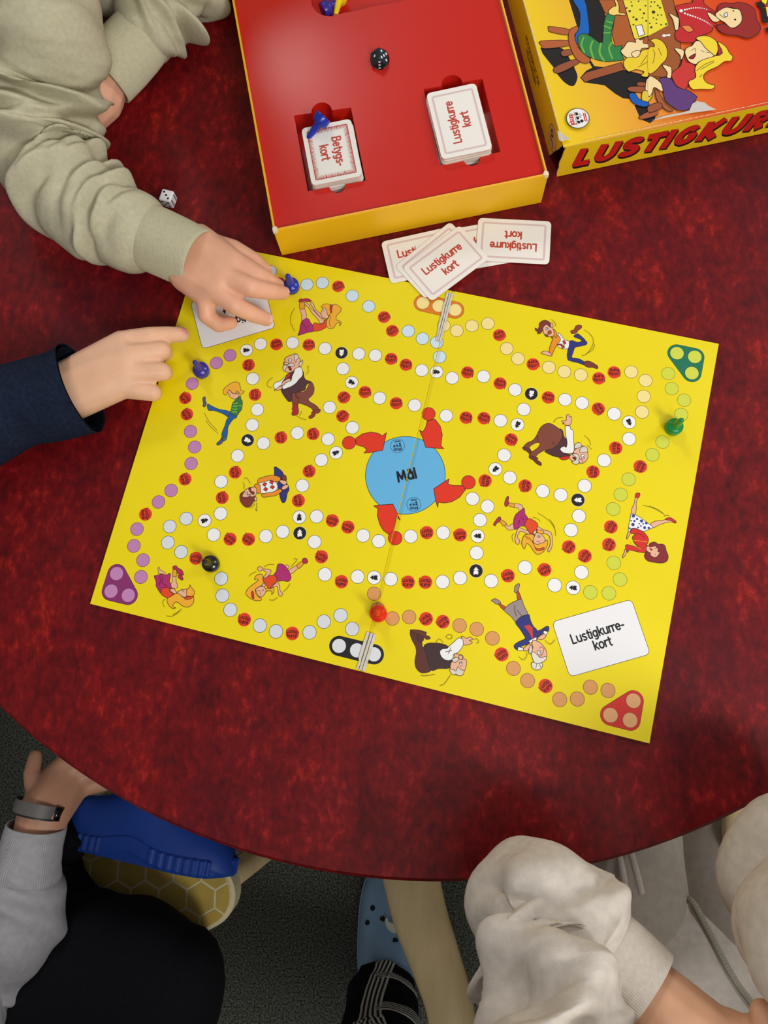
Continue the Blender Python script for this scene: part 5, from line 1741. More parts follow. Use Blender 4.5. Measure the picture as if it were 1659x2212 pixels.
Tube([tuple(sh2b) + (.058,), tuple(sh2b.lerp(el2b, .6)) + (.05,), tuple(el2b) + (.042,), tuple(el2b + Vector((.06, -.04, -.17))) + (.03,)], n=30, world=True).build('sleeve', NAVY, P2, m=32)
mm2 = (sh2 + sh2b) / 2
Tube([tuple(pel2) + (.13,), tuple(pel2.lerp(mm2, .5)) + (.13,), tuple(pel2.lerp(mm2, .85)) + (.12,), tuple(mm2 + Vector((-.01, 0, .02))) + (.09,), tuple(mm2 + Vector((-.01, 0, .07))) + (.05,)], n=30, world=True, noise_amp=.005).build('fleece_body', NAVY, P2, m=40)
Tube([tuple(sh2) + (.060,), tuple(mm2 + Vector((-.01, 0, .02))) + (.070,), tuple(sh2b) + (.058,)], n=30, world=True, seed=8, noise_amp=.004).build('fleece_yoke', NAVY, P2, m=40, round_end=1)
for k in (-1, 1):
    Tube([tuple(pel2 + Vector((0, k * .07, .02))) + (.085,), tuple(pel2 + Vector((.0, k * .08, -.22))) + (.07,), (pel2.x, pel2.y + k * .09, .03, .05)], n=18, world=True).build('trouser_leg', BLACKT, P2, m=24)
hair(P2, hd2, (1, 0, -.25))
inpar(P2)

# ---- stool with honeycomb seat, lower left
SZ = 0.45
sc0, sa0, sb0 = W(528, 1970, SZ), W(60, 2219, SZ), W(497, 1850, SZ)
e1 = (sa0 - sc0).normalized()
e2 = Vector((e1.y, -e1.x, 0))
if e2.dot(sb0 - sc0) < 0:
    e2 = -e2
SS, SD = 0.37, 0.20
ctr = sc0 + e1 * (SS / 2) + e2 * (SD / 2)
sa_ = math.atan2(e1.y, e1.x)
stool = thing('stool', 'stool with a yellow honeycomb patterned seat under the person in black trousers', 'stool', (ctr.x, ctr.y, 0), sa_)
SEATW = mat('seat_cream', (226, 214, 176), 0.3, 0.5)
HONEY = mat('honeycomb_yellow', (200, 172, 84), 0.3, 0.5, var=0.15, vscale=30)
WOODL = mat('pale_birch', (214, 190, 142), 0.5, 0.4, var=0.08, vscale=14, stretch=(8, 1, 8))
mb = MB()
out = rrect(0, 0, SS, SD, 0.035, 8)
mb.prism(out, SZ - .032, SZ - .004, SEATW)
mb.prism(rrect(0, 0, SS - .008, SD - .008, 0.032, 8), SZ - .004, SZ, SEATW)
seat = mb.build('seat', stool, bevel=0.004)
ins_ = rrect(0, 0, SS - .010, SD - .010, 0.032, 8)


def clip_convex(poly, conv):
    for i in range(len(conv)):
        a, b = conv[i], conv[(i + 1) % len(conv)]
        res = []
        ins = lambda p_: (b[0] - a[0]) * (p_[1] - a[1]) - (b[1] - a[1]) * (p_[0] - a[0]) >= 0
        for k in range(len(poly)):
            p_, q_ = poly[k], poly[(k + 1) % len(poly)]
            if ins(p_):
                res.append(p_)
            if ins(p_) != ins(q_):
                dx, dy = q_[0] - p_[0], q_[1] - p_[1]
                den = (b[0] - a[0]) * dy - (b[1] - a[1]) * dx
                if abs(den) > 1e-12:
                    t_ = ((b[1] - a[1]) * (p_[0] - a[0]) - (b[0] - a[0]) * (p_[1] - a[1])) / den
                    res.append((p_[0] + dx * t_, p_[1] + dy * t_))
        poly = res
        if len(poly) < 3:
            return []
    return poly


pit = 0.0335
hr = pit / math.sqrt(3) * .925
c0 = W(434, 1942 - 0, SZ) - ctr
for i in range(-14, 15):
    for j in range(-14, 15):
        wx, wy = c0.x + (i + (j % 2) * .5) * pit, c0.y + j * pit * .866
        lx, ly = wx * math.cos(-sa_) - wy * math.sin(-sa_), wx * math.sin(-sa_) + wy * math.cos(-sa_)
        q = [(lx + hr * math.cos(math.radians(90 + 60 * k) - sa_), ly + hr * math.sin(math.radians(90 + 60 * k) - sa_)) for k in range(6)]
        q = clip_convex(q, ins_)
        if q:
            mb = MB()
            mb.prism(q, SZ - .0002, SZ + .0004, HONEY)
            mb.build('honeycomb_cell', seat)
for sx in (-1, 1):
    for sy in (-1, 1):
        Tube([(sx * .15, sy * .065, SZ - .03, .017), (sx * .165, sy * .10, 0.001, .014)], n=4, world=True).build('leg', WOODL, stool, m=16)

# ---- person in black trousers (lower left)
P3 = thing('person', 'seated person in black trousers and grey top, hand with wristband below the table edge', 'person', (-.5, -.45, 0))
w3 = (W(84, 1752, .612), .0205)
w3b = (W(112, 1758, .607), .0190)
m3 = [(W(118, 1672, .600), .0118), (W(142, 1668, .596), .0118), (W(163, 1682, .59), .011), (W(172, 1702, .582), .010)]
G3 = [[w3, w3b, m3[0], m3[1]], [w3, w3b, m3[1], m3[2]], [w3b, m3[2], m3[3]]]
for a, (dx, dy) in zip(m3, ((46, -58), (58, -42), (62, -26), (58, -10))):
    p0, r0 = a
    p1 = p0 + Vector((dx * .0005, -dy * .0005, -.010))
    p2 = p1 + Vector((dx * .0003, -dy * .0003, -.016))
    G3 += chain([(p0, r0), (p1, r0 * .85), (p2, r0 * .7)])
G3 += chain([(W(84, 1715, .606), .0130), (W(70, 1672, .602), .0092), (W(76, 1632, .596), .0072)])
sh3 = Vector((-.52, -.36, .90))
sh3b = sh3 + Vector((.16, -.25, .0))
el3 = W(-45, 2140, .60)
s3 = Tube([tuple(sh3) + (.065,), tuple(sh3.lerp(el3, .55)) + (.058,), tuple(el3) + (.050,), tuple(W(34, 2000, .606)) + (.044,), tuple(W(52, 1900, .609)) + (.036,), tuple(W(66, 1850, .61)) + (.030,), tuple(W(80, 1782, .612)) + (.0275,)], n=220, world=True,
          wr=((.62, .16, 14, .007, .012), (.86, .06, 6, .003, .008)), seed=21, noise_amp=.004, noise_scale=16)
mm3 = (sh3 + sh3b) / 2
pel3 = Vector((mm3.x + .02, mm3.y, SZ + .10))
lg = Tube([tuple(pel3 + Vector((.0, .03, -.01))) + (.110,), tuple(W(-60, 2200, .532)) + (.108,), tuple(W(130, 2150, .53)) + (.100,), tuple(W(290, 2142, .528)) + (.088,), tuple(W(384, 2150, .525)) + (.068,)], n=90, world=True,
          wr=((.6, .3, 12, .003, .02),), seed=5, noise_amp=.004, noise_scale=10, zmin=SZ + .003)
G3 += [[w3, w3b, inner(s3, .92, .92, 1, .62)[0]]] + chain(inner(s3, .92, .02, 9, .62))
mm3 = (sh3 + sh3b) / 2
pel3 = Vector((mm3.x + .02, mm3.y, SZ + .10))
hd3 = mm3 + Vector((.03, .03, .2))
kn = W(392, 2128, .535)
G3 += [[(sh3, .04), (sh3b, .04), (mm3 + Vector((0, 0, -.15)), .08)], [(mm3 + Vector((0, 0, -.15)), .08), (pel3, .09)], [(mm3, .036), (hd3 - Vector((0, 0, .05)), .036)] ] + chain(inner(lg, .0, .9, 6, .6, .06)) + [[(pel3, .07), inner(lg, 0, 0, 1, .6, .06)[0]], [(sh3b, .037), (sh3b + Vector((.1, -.02, -.22)), .03)]] + head(hd3, (.8, .6, -.2))
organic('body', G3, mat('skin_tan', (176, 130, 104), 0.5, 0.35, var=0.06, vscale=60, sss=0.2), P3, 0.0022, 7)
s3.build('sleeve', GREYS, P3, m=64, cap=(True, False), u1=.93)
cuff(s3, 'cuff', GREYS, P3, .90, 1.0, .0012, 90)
bt = Tube([(78, 1765, .6125, .0238), (92, 1722, .610, .0236)], n=10)
band = bt.build('wristband', mat('grey_wristband', (92, 88, 86), 0.5), P3, m=48, cap=(False, False), u0=.12, u1=.78)
bt.build('band_rim', mat('black_rubber', (12, 12, 14), 0.5), band, m=48, cap=(False, False), u0=.06, u1=.14, grow=.0006)
v, f = [], []
for i in range(3):
    for j in range(13):
        v.append(bt.at(.10 + .34 * i, math.radians(-62 + 7.5 * j), .0014))
for i in range(2):
    for j in range(12):
        f.append((i * 13 + j, i * 13 + j + 1, (i + 1) * 13 + j + 1, (i + 1) * 13 + j))
scr = obj('band_display', v, f, mat('black_glass', (8, 8, 12), 0.15), band, smooth=True)
sol = scr.modifiers.new('s', 'SOLIDIFY')
sol.thickness = 0.002
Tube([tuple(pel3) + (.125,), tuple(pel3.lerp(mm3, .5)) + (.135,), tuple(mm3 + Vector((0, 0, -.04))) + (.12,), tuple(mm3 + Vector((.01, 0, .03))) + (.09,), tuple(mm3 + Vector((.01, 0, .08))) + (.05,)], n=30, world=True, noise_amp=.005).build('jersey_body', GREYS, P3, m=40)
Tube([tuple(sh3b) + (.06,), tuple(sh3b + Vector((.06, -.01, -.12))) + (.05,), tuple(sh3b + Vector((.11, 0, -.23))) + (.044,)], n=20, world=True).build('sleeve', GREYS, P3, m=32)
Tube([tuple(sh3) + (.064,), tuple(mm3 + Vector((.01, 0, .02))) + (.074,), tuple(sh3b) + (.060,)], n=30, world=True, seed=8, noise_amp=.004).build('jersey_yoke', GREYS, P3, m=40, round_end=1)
# folded leg lying across the seat, knee towards the room
lg.build('trouser_leg', BLACKT, P3, m=64, round_end=1)
sh = Tube([tuple(W(360, 2180, .50)) + (.045,), tuple(W(220, 2070, .50)) + (.050,), tuple(W(100, 1950, .50)) + (.048,), tuple(W(95, 1840, .492)) + (.042,), tuple(W(160, 1772, .490)) + (.034,)], n=40, world=True, seed=6, noise_amp=.003, zmin=SZ + .002)
sh.build('trouser_leg', BLACKT, P3, m=40)
hair(P3, hd3, (.8, .6, -.2))


# ---- foam clogs
def clog(name, parent, M, m_, msole, length, width, height, holes, ridged, mh):
    """x = heel to toe, y = width, z = up"""
    def sec(t):
        wv = width * .5 * (0.70 + 0.30 * math.sin(min(1, max(0, (t - .15) / .7)) * math.pi * .62)) * (max(0.0, 1 - abs(2 * t - 1) ** 5)) ** .4
        hv = height * (0.62 + 0.38 * math.exp(-((t - .46) / .20) ** 2)) * (max(0.0, 1 - max(0, (t - .62) / .38) ** 2.4)) ** .5 * (max(0.0, 1 - max(0, (.10 - t) / .10) ** 2)) ** .5
        return wv, max(hv, height * .12)
    v, f = [], []
    n, m = 60, 40
    for i in range(n + 1):
        t = .004 + .992 * i / n
        wv, hv = sec(t)
        arch = .010 * math.exp(-((t - .42) / .13) ** 2)
        for j in range(m):
            a = 2 * math.pi * j / m
            y = wv * math.copysign(abs(math.cos(a)) ** .75, math.cos(a))
            zz_ = math.sin(a)
            z = arch + (hv - arch) * (.22 + .78 * max(0, zz_) ** .9) if zz_ > 0 else arch + (hv - arch) * (.22 + .22 * zz_ / 1.0 * min(1, 3 * abs(zz_)))
            v.append(((t - .5) * length, y, z))
    for i in range(n):
        for j in range(m):
            f.append((i * m + j, i * m + (j + 1) % m, (i + 1) * m + (j + 1) % m, (i + 1) * m + j))
    f.append(tuple(range(m)))
    f.append(tuple(n * m + j for j in range(m)))
    o_ = obj(name, v, f, m_, parent, smooth=True)
    fix_normals(o_)
    # sole band
    v, f = [], []
    K = 240
    for k in range(K):
        a = 2 * math.pi * k / K
        t = .5 + .5 * math.cos(a) * .995
        wv, _ = sec(min(.985, max(.015, t)))
        y = wv * 1.04 * math.sin(a) / max(.05, abs(math.sin(a))) * min(1, abs(math.sin(a)) * 1.5)
        x = (t - .5) * length * 1.015
        arch = .010 * math.exp(-((t - .42) / .13) ** 2)
        ok = (t < .26 or t > .52) and ridged
        g_ = (.0011 if ok and (k % 4) < 2 else 0.0)
        sgn = math.copysign(1, y) if y else 0
        for z in (arch - .0005, arch + .003, arch + .017, arch + .019):
            ex = g_ if .001 < z - arch < .018 else 0
            sh_ = .96 if z - arch < .001 or z - arch > .018 else 1.0
            v.append((x * (1 if sh_ == 1 else .985) + ex * math.cos(a), y * sh_ + ex * sgn, z))
    for k in range(K):
        for r in range(3):
            f.append((k * 4 + r, ((k + 1) % K) * 4 + r, ((k + 1) % K) * 4 + r + 1, k * 4 + r + 1))
    f.append(tuple(k * 4 for k in range(K)))
    so = obj('sole', v, f, msole, o_, smooth=False)
    fix_normals(so)
    for (t, yy) in holes:
        wv, hv = sec(t)
        sn_ = math.sqrt(max(0, 1 - (abs(yy) / wv) ** (1 / .75 * 2)))
        z = hv * (.22 + .78 * sn_ ** .9)
        nrm = Vector(((t - .62) * 2.2, yy / wv * .9, 1)).normalized()
        c = Vector(((t - .5) * length, yy, z))
        q = nrm.to_track_quat('Z', 'Y')
        vv = [c + q @ Vector((.0042 * math.cos(k * math.pi / 8), .0042 * math.sin(k * math.pi / 8), .0008)) for k in range(16)] + [c + q @ Vector((.0042 * math.cos(k * math.pi / 8), .0042 * math.sin(k * math.pi / 8), -.004)) for k in range(16)]
        fix_normals(obj('vent_hole', vv, [tuple(range(16)), tuple(range(31, 15, -1))] + [(k, (k + 1) % 16, 16 + (k + 1) % 16, 16 + k) for k in range(16)], mh, o_))
    o_.matrix_basis = M
    return o_


HOLE = mat('vent_dark', (8, 8, 10), 0.9)
BLUEF = mat('blue_foam', (22, 66, 158), 0.55, 0.4, var=0.06, vscale=40)
ca_, cb_ = W(150, 1758, SZ + .036), W(518, 1830, SZ + .036)
xd = (cb_ - ca_).normalized()
yd = Vector((0, 0, 1))
zd = xd.cross(yd).normalized()
if zd.y < 0:
    zd, yd = -zd, yd
cc_ = (ca_ + cb_) / 2 - zd * .030
Mc = Matrix(((xd.x, yd.x, zd.x, cc_.x), (xd.y, yd.y, zd.y, cc_.y), (xd.z, yd.z, zd.z, cc_.z), (0, 0, 0, 1)))
if Mc.to_3x3().determinant() < 0:
    Mc = Mc @ Matrix.Scale(-1, 4, Vector((0, 1, 0)))
clog('clog', P3, Mc, BLUEF, BLUEF, (cb_ - ca_).length, .068, .085, [], True, HOLE)
inpar(P3)

# ---- wooden armchair and the person in heather grey (lower right)
chair = thing('armchair', 'pale wooden armchair with curved arms under the person in heather grey', 'chair', (W(1400, 2350, .45).x, W(1400, 2350, .45).y, 0))
cl = chair.location.copy()
BIRCH = mat('birch_armchair', (222, 200, 150), 0.45, 0.4, var=0.07, vscale=10, stretch=(10, 1.2, 10), bump=0.05, bscale=60)
Tube([(868, 1800, .53, .030), (888, 1895, .545, .0295), (908, 1980, .555, .028), (942, 2080, .565, .0255), (972, 2180, .57, .0235), (990, 2330, .57, .022), (1000, 2500, .565, .022)], n=70, flat=.42).build('armrest', BIRCH, chair, m=32)
Tube([(1600, 1640, .56, .026), (1618, 1740, .58, .026), (1622, 1830, .59, .026), (1650, 1960, .60, .024), (1700, 2200, .60, .022), (1760, 2400, .60, .022)], n=60, flat=.42).build('armrest', BIRCH, chair, m=32)
x0_, x1_ = W(985, 2200, .57), W(1690, 2150, .6)
sx0, sx1 = x0_.x + .035, x1_.x - .035
sy1 = W(1300, 1960, .43).y
sy0 = sy1 - .40
mb = MB()
mb.prism(rrect((sx0 + sx1) / 2 - cl.x, (sy0 + sy1) / 2 - cl.y, sx1 - sx0, .40, .04), .40, .425, BIRCH)
mb.build('seat', chair, bevel=.004)
a0_, a1_ = W(868, 1800, .53), W(1600, 1640, .56)
for p_, top in ((a0_, .52), (a1_, .55), (Vector((sx0 - .02, sy0, 0)), .60), (Vector((sx1 + .02, sy0, 0)), .60)):
    Tube([(p_.x, p_.y, .001, .016), (p_.x, p_.y, top, .019)], n=4, world=True).build('leg', BIRCH, chair, m=16)
Tube([(sx0 - .02, sy0 - .01, .78, .02), ((sx0 + sx1) / 2, sy0 - .05, .79, .06), (sx1 + .02, sy0 - .01, .78, .02)], n=20, world=True, flat=.9).build('backrest', BIRCH, chair, m=20)
for x_ in (sx0 - .02, sx1 + .02):
    Tube([(x_, sy0, .58, .018), (x_, sy0 - .01, .78, .018)], n=4, world=True).build('back_post', BIRCH, chair, m=16)
for ch in chair.children:
    if ch.name.startswith(('armrest', 'leg', 'backrest', 'back_post')):
        ch.matrix_parent_inverse = Matrix.Translation(-cl)

P4 = thing('person', 'seated person in a heather grey zip sweatshirt with folded arms at the table edge', 'person', (W(1500, 2500, .6).x, W(1500, 2500, .6).y, 0))
fr = [Vector(q_) for q_ in ((.248, -.223, .575), (.264, -.262, .61), (.281, -.300, .65), (.290, -.330, .71), (.295, -.355, .79), (.295, -.375, .87))]
dep = [.115, .125, .130, .125, .115, .10]
ctrs = [p_ + Vector((0, -d_, 0)) for p_, d_ in zip(fr, dep)]
sh4, sh4b = Vector((.150, -.44, .93)), Vector((.445, -.45, .93))
el4, fo4, wr4, ha4 = W(1128, 1972, .775), W(1285, 2050, .795), W(1392, 2145, .81), W(1560, 2275, .82)
nk = Vector((.295, -.47, .955))
hd4 = nk + Vector((0, .01, .19))
pe4 = Vector((ctrs[0].x, ctrs[0].y - .02, .53))
s4 = Tube([tuple(sh4) + (.058,), tuple(W(1238, 2300, .862)) + (.0450,), tuple(W(1184, 2110, .815)) + (.0445,), tuple(W(1142, 1990, .782)) + (.0435,), tuple(W(1186, 1957, .784)) + (.0450,), tuple(W(1248, 2010, .795)) + (.0435,), tuple(W(1292, 2050, .80)) + (.0405,), tuple(W(1316, 2072, .803)) + (.0300,)], n=330, world=True,
          wr=((.58, .12, 24, .0090, .0085, 20, 200), (.82, .10, 18, .0065, .0075), (.3, .15, 10, .005, .016), (.95, .03, 10, .004, .006)), seed=31, noise_amp=.005, noise_scale=14)
c4 = Tube([tuple(W(1288, 2046, .80)) + (.0305,), tuple(W(1340, 2095, .806)) + (.0312,), tuple(W(1398, 2148, .812)) + (.0300,)], n=40, world=True)
s5 = Tube([tuple(sh4b) + (.058,), tuple(W(1880, 2150, .88)) + (.052,), tuple(W(1775, 1985, .81)) + (.049,), tuple(W(1706, 1890, .785)) + (.0475,), tuple(W(1745, 1850, .79)) + (.0455,), tuple(W(1820, 1890, .80)) + (.040,), tuple(W(1850, 1910, .80)) + (.030,)], n=240, world=True,
          wr=((.6, .2, 18, .007, .009),), seed=33, noise_amp=.005, noise_scale=14)
c5 = Tube([tuple(W(1830, 1896, .80)) + (.0305,), tuple(W(1960, 1990, .81)) + (.030,)], n=30, world=True)
G4 = chain(inner(s4, .02, .93, 12, .52)) + chain(inner(s4, .93, .93, 1, .6)[:1] + inner(c4, .3, .9, 2, .8)) + [[inner(c4, .9, .9, 1, .8)[0], (wr4, .0250)], [(wr4, .0255), (ha4, .0245)], [(sh4, .045), (sh4b, .045), (ctrs[5], .07)], [(ctrs[5], .07), (ctrs[3], .075)], [(ctrs[3], .075), (ctrs[1], .08)], [(ctrs[1], .08), (pe4, .075)], [(nk, .035), (hd4 - Vector((0, 0, .05)), .035)]] + head(hd4, (-.1, 1, -.3))
# hand of the near arm, fingers curling inwards
d4 = (ha4 - wr4).normalized()
n4 = Vector((-d4.y, d4.x, 0))
pm = ha4 + d4 * .055
kn4 = [(pm + n4 * (o_), .0105) for o_ in (-.024, -.008, .008, .023)]
G4 += [[(ha4, .0235), (ha4 + n4 * .008, .021)] + [kn4[0], kn4[3]]]
for (p_, r_) in kn4:
    G4 += chain([(p_, r_), (p_ + d4 * .028 + Vector((0, 0, -.006)), .0088), (p_ + d4 * .040 + Vector((0, 0, -.024)), .0074)])
G4 += chain([(ha4 + d4 * .01 + n4 * .02, .0125), (W(1655, 2215, .835), .0100), (W(1648, 2186, .84), .0085)])
el4b, wr4b = W(1716, 1880, .775), W(1700, 2030, .79)
G4 += chain(inner(s5, .02, .93, 9, .62)) + chain(inner(s5, .93, .93, 1, .6)[:1] + inner(c5, .2, 1, 2, .75)) + chain([inner(c5, 1, 1, 1, .75)[0], (c5.P[-1] + Vector((.03, -.05, .0)), .021), (c5.P[-1] + Vector((.0, -.10, -.01)), .014)])
b4 = organic('body', G4, mat('skin_warm', (226, 176, 142), 0.5, 0.35, var=0.06, vscale=60, sss=0.25), P4, 0.0022, 8)
v, f = [], []
nu, mu = 60, 72
tt = Tube([tuple(c_) + (1.0,) for c_ in ctrs], n=nu, world=True)
for i in range(nu + 1):
    u_ = i / nu
    c_ = tt.P[i]
    k_ = min(int(u_ * 5), 4)
    fk = u_ * 5 - k_
    dd = dep[k_] * (1 - fk) + dep[k_ + 1] * fk
    hw = .160 - .012 * u_
    for j in range(mu):
        a = 2 * math.pi * j / mu
        p_ = c_ + Vector((hw * math.cos(a), dd * math.sin(a), 0))
        nz_ = noise.noise(p_ * 11 + Vector((3, 1, 7))) * .010 + noise.noise(p_ * 26) * .005
        hem = -.006 if i < 3 else (.003 if i < 6 else 0)
        p_ += Vector((math.cos(a), math.sin(a), 0)) * (nz_ + hem)
        v.append(p_)
for i in range(nu):
    for j in range(mu):
        f.append((i * mu + j, i * mu + (j + 1) % mu, (i + 1) * mu + (j + 1) % mu, (i + 1) * mu + j))
f.append(tuple(range(mu)))
f.append(tuple(nu * mu + j for j in range(mu)))
ho = obj('sweatshirt_body', v, f, HEATH, P4, smooth=True)
fix_normals(ho)
zp = []
zt = mat('zip_teeth', (206, 204, 186), 0.35, metal=0.6)
zs = mat('zip_tape', (168, 166, 150), 0.8)
for i in range(1, nu - 4):
    zp.append(v[i * mu + mu // 4] + Vector((0, .0018, .0005)))
zipo = Tube([tuple(p_) + (.0036,) for p_ in zp[::4]], n=120, world=True, flat=.5).build('zip', zs, ho, m=10)
zq = Tube([tuple(p_) + (.0012,) for p_ in zp[::4]], n=110, world=True)
for i in range(0, 110):
    q = zq.P[i] + Vector((0, .0016, .0010))
    if i == 0:
        mb = MB()
        mb.box(-.0013, .0013, -.0007, .0007, -.0006, .0006, zt)
        z0 = mb.build('zip_tooth', zipo)
        z0.location = q
        zme = z0.data
    else:
        link('zip_tooth', zme, zipo, q)
s4.build('sleeve', HEATH, P4, m=104, cap=(True, False))
cuff(c4, 'cuff', HEATHR, P4, .0, 1.0, .0012, 120)
s5.build('sleeve', HEATH, P4, m=90, cap=(True, False))
cuff(c5, 'cuff', HEATHR, P4, .0, 1.0, .0012, 116)
for px_, qx in ((1345, 1310), (1560, 1590)):
    a, b = W(px_, 2060, .535), W(qx, 1560, .50)
    Tube([tuple(a + Vector((0, -.12, 0))) + (.088,), tuple(a) + (.083,), tuple(a.lerp(b, .5)) + (.076,), tuple(b) + (.062,), tuple(b + Vector((0, .03, -.10))) + (.055,), (b.x, b.y + .03, .05, .04)], n=60, world=True, wr=((.35, .25, 10, .003, .02),), seed=int(px_), noise_amp=.004, noise_scale=10).build('trouser_leg', JOGG, P4, m=48)
for k in (0, 1):
    a, b, c = W(1352 + k * 34, 1930, .615), W(1346 + k * 30, 1890, .618), W(1336 + k * 26, 1840, .605)
    Tube([tuple(a) + (.0032,), tuple(b) + (.0032,), tuple(c) + (.0032,)], n=16, world=True, flat=.6).build('drawcord', HEATHR, P4, m=10)
Tube([tuple(sh4) + (.058,), tuple(nk + Vector((0, -.01, -.02))) + (.072,), tuple(sh4b) + (.058,)], n=30, world=True, seed=8, noise_amp=.004).build('sweatshirt_yoke', HEATH, P4, m=40, round_end=1)
hair(P4, hd4, (-.1, 1, -.3))
inpar(P4)

# ---- standing person at the lower edge: pale blue clog, black trousers with striped ribbons
P5 = thing('person', 'standing person in a pale blue clog and black trousers with white striped ribbons', 'person', (W(838, 2010, 0).x, W(838, 2010, 0).y, 0))
PALE = mat('pale_blue_foam', (128, 162, 196), 0.4, 0.5, var=0.04, vscale=30)
f0 = W(842, 1995, .03)
fd = Vector((.10, 1, 0)).normalized()
sd_ = Vector((fd.y, -fd.x, 0))
Mf = Matrix(((fd.x, -sd_.x, 0, f0.x - fd.x * .035), (fd.y, -sd_.y, 0, f0.y - fd.y * .035), (0, 0, 1, 0.001), (0, 0, 0, 1)))
cg = clog('clog', P5, Mf, PALE, PALE, .255, .104, .088, [(.70, .012), (.80, .002), (.745, .030), (.66, .036), (.60, -.012), (.86, -.018), (.70, -.03)], False, HOLE)
ch_ = MB()
ch_.prism([(x * .001, y * .001) for x, y in ((-11, -2), (-8, -6), (0, -7), (8, -4), (13, -8), (14, -4), (8, 2), (2, 5), (-6, 5), (-11, 3))], 0, .004, mat('charm_white', (226, 224, 206), 0.2))
cm = ch_.build('charm', cg)
cm.location = (.045, -.004, .0745)
cm.rotation_euler = (0, .45, 1.2)
an = f0 - fd * .085
l5 = Tube([(an.x, an.y + .02, .045, .040), (an.x, an.y, .09, .050), (an.x + .002, an.y - .015, .18, .060), (an.x + .004, an.y - .03, .30, .068), (an.x + .01, an.y - .05, .46, .074), (an.x + .00, an.y - .08, .70, .085), (an.x + .00, an.y - .12, .88, .10)], n=80, world=True, seed=41, noise_amp=.006, noise_scale=14, wr=((.2, .2, 8, .004, .012),))
leg5 = l5.build('trouser_leg', mat('black_leggings', (14, 14, 18), 0.9, 0.15), P5, m=56)
WR = mat('ribbon_white', (210, 206, 196), 0.7)
KR = mat('ribbon_black', (16, 16, 18), 0.8)


def ribbon(path, wd):
    """path of (u, angle in degrees) over the trouser leg"""
    q = crom([Vector((a, math.radians(b))) for a, b in path], 8, False)
    v_, f_, ix = [], [], []
    cols = 9
    for i, p_ in enumerate(q):
        nx = q[min(i + 1, len(q) - 1)] - q[max(i - 1, 0)]
        r_ = .058
        t_ = Vector((nx.x * l5.len, nx.y * r_)).normalized()
        n_ = Vector((-t_.y, t_.x))
        for k in range(cols + 1):
            o_ = (k / cols - .5) * wd
            v_.append(l5.at(max(0.001, min(.999, p_.x + n_.x * o_ / l5.len)), p_.y + n_.y * o_ / r_, .0016))
    for i in range(len(q) - 1):
        for k in range(cols):
            f_.append((i * (cols + 1) + k, i * (cols + 1) + k + 1, (i + 1) * (cols + 1) + k + 1, (i + 1) * (cols + 1) + k))
            ix.append(k % 2)
    ob = obj('ribbon', v_, f_, [WR, KR], leg5, ix, smooth=True)
    s_ = ob.modifiers.new('s', 'SOLIDIFY')
    s_.thickness = .0012
    s_.offset = 1


tops = [math.degrees(math.atan2((Vector((0, 1, 0))).dot(l5.F[20][2]), (Vector((0, 1, 0))).dot(l5.F[20][1])))]
A0 = tops[0]
ribbon([(.04, A0 + 8), (.12, A0 - 4), (.20, A0 - 12), (.28, A0 - 8)], .030)
ribbon([(.08, A0 + 70), (.10, A0 + 35), (.11, A0 - 8)], .018)
ribbon([(.20, A0 + 95), (.20, A0 + 50), (.21, A0 - 6)], .020)
ribbon([(.24, A0 - 12), (.32, A0 + 18), (.42, A0 + 46)], .030)
ribbon([(.25, A0 - 18), (.32, A0 - 40), (.40, A0 - 66)], .020)
ribbon([(.26, A0 - 60), (.34, A0 - 34), (.44, A0 - 14)], .022)
a5 = Vector((an.x + .03, an.y - .08, .0))
Tube([(a5.x - .13, a5.y - .32, .045, .04), (a5.x - .13, a5.y - .30, .3, .06), (a5.x - .12, a5.y - .20, .62, .085), (a5.x - .10, a5.y - .08, .88, .10)], n=30, world=True).build('trouser_leg', MATS['black_leggings'], P5, m=32)
hip = Vector((an.x - .05, an.y - .13, .90))
st5 = hip + Vector((0, -.02, .48))
sA, sB = st5 + Vector((-.17, 0, -.02)), st5 + Vector((.17, 0, -.02))
hd5 = st5 + Vector((0, .04, .22))
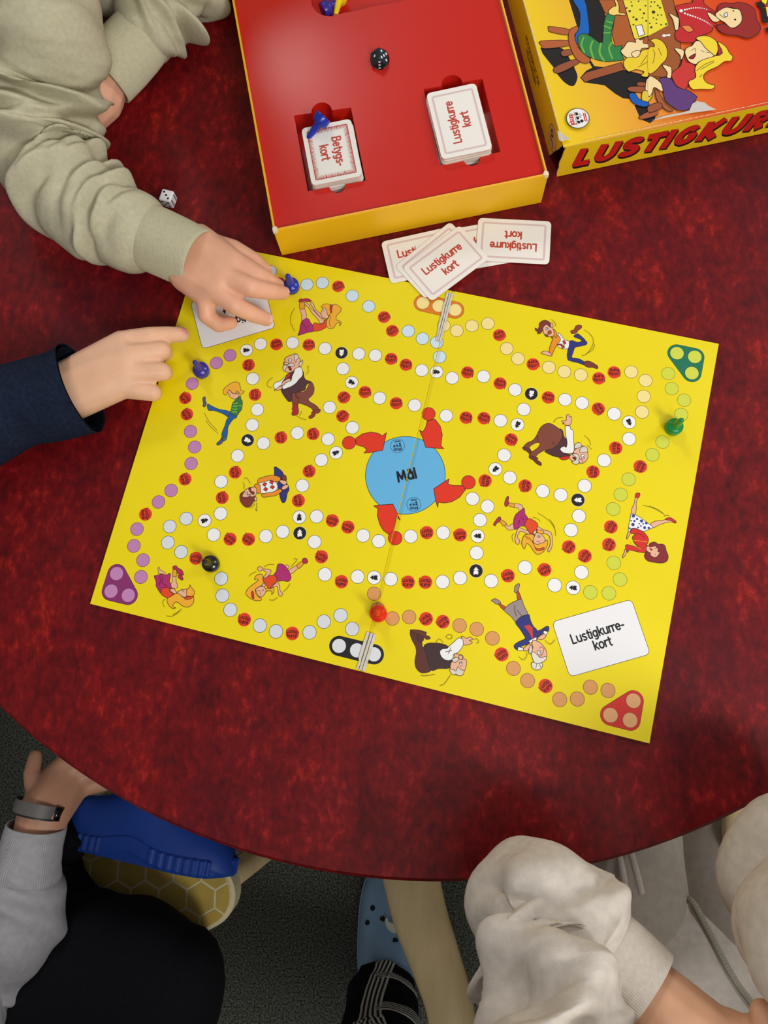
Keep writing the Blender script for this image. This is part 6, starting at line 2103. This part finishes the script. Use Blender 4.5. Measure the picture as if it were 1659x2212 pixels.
G5 = [[(hip, .10), (st5 - Vector((0, 0, .1)), .11)], [(sA, .05), (sB, .05), (st5 - Vector((0, 0, .12)), .10)], [(st5, .045), (hd5 - Vector((0, 0, .06)), .045)]] + head(hd5, (0, 1, -.4), .098)
arms5 = []
for s_, k in ((sA, -1), (sB, 1)):
    t5 = Tube([tuple(s_) + (.062,), tuple(s_ + Vector((k * .05, -.02, -.15))) + (.052,), tuple(s_ + Vector((k * .05, -.02, -.27))) + (.045,), tuple(s_ + Vector((k * .03, .07, -.30))) + (.038,), tuple(s_ + Vector((k * -.02, .17, -.27))) + (.032,)], n=60, world=True, noise_amp=.004)
    arms5.append(t5)
    G5 += chain(inner(t5, .02, .98, 6, .65))
    hb = t5.P[-1] + Vector((0, .03, -.06))
    G5 += [[(t5.P[-1], .022), (hb, .022), (hb + Vector((k * -.0, .03, -.01)), .018)]]
    for q in range(4):
        a_ = hb + Vector((0, -.03 + .02 * q + .015, -.03))
        G5 += chain([(a_, .010), (a_ + Vector((-k * .008, .004, -.035)), .0088), (a_ + Vector((-k * .022, .006, -.055)), .0075)])
    G5 += chain([(hb + Vector((0, .035, .0)), .011), (hb + Vector((-k * .015, .05, -.03)), .009)])
organic('body', G5, SKIN2, P5, 0.004, 5)
DK = mat('charcoal_jumper', (48, 48, 54), 0.95, 0.15, var=0.1, vscale=200, bump=0.3, bscale=700)
Tube([tuple(hip - Vector((0, 0, .03))) + (.165,), tuple(hip.lerp(st5, .4)) + (.16,), tuple(hip.lerp(st5, .8)) + (.17,), tuple(st5 + Vector((0, 0, .0))) + (.13,), tuple(st5 + Vector((0, .01, .07))) + (.06,)], n=40, world=True, noise_amp=.006).build('jumper_body', DK, P5, m=44)
Tube([tuple(sA) + (.066,), tuple(st5) + (.085,), tuple(sB) + (.066,)], n=30, world=True, seed=8, noise_amp=.004).build('jumper_yoke', DK, P5, m=40, round_end=1)
for t5 in arms5:
    t5.build('sleeve', DK, P5, m=36)
hair(P5, hd5, (0, 1, -.4), .098)
inpar(P5)
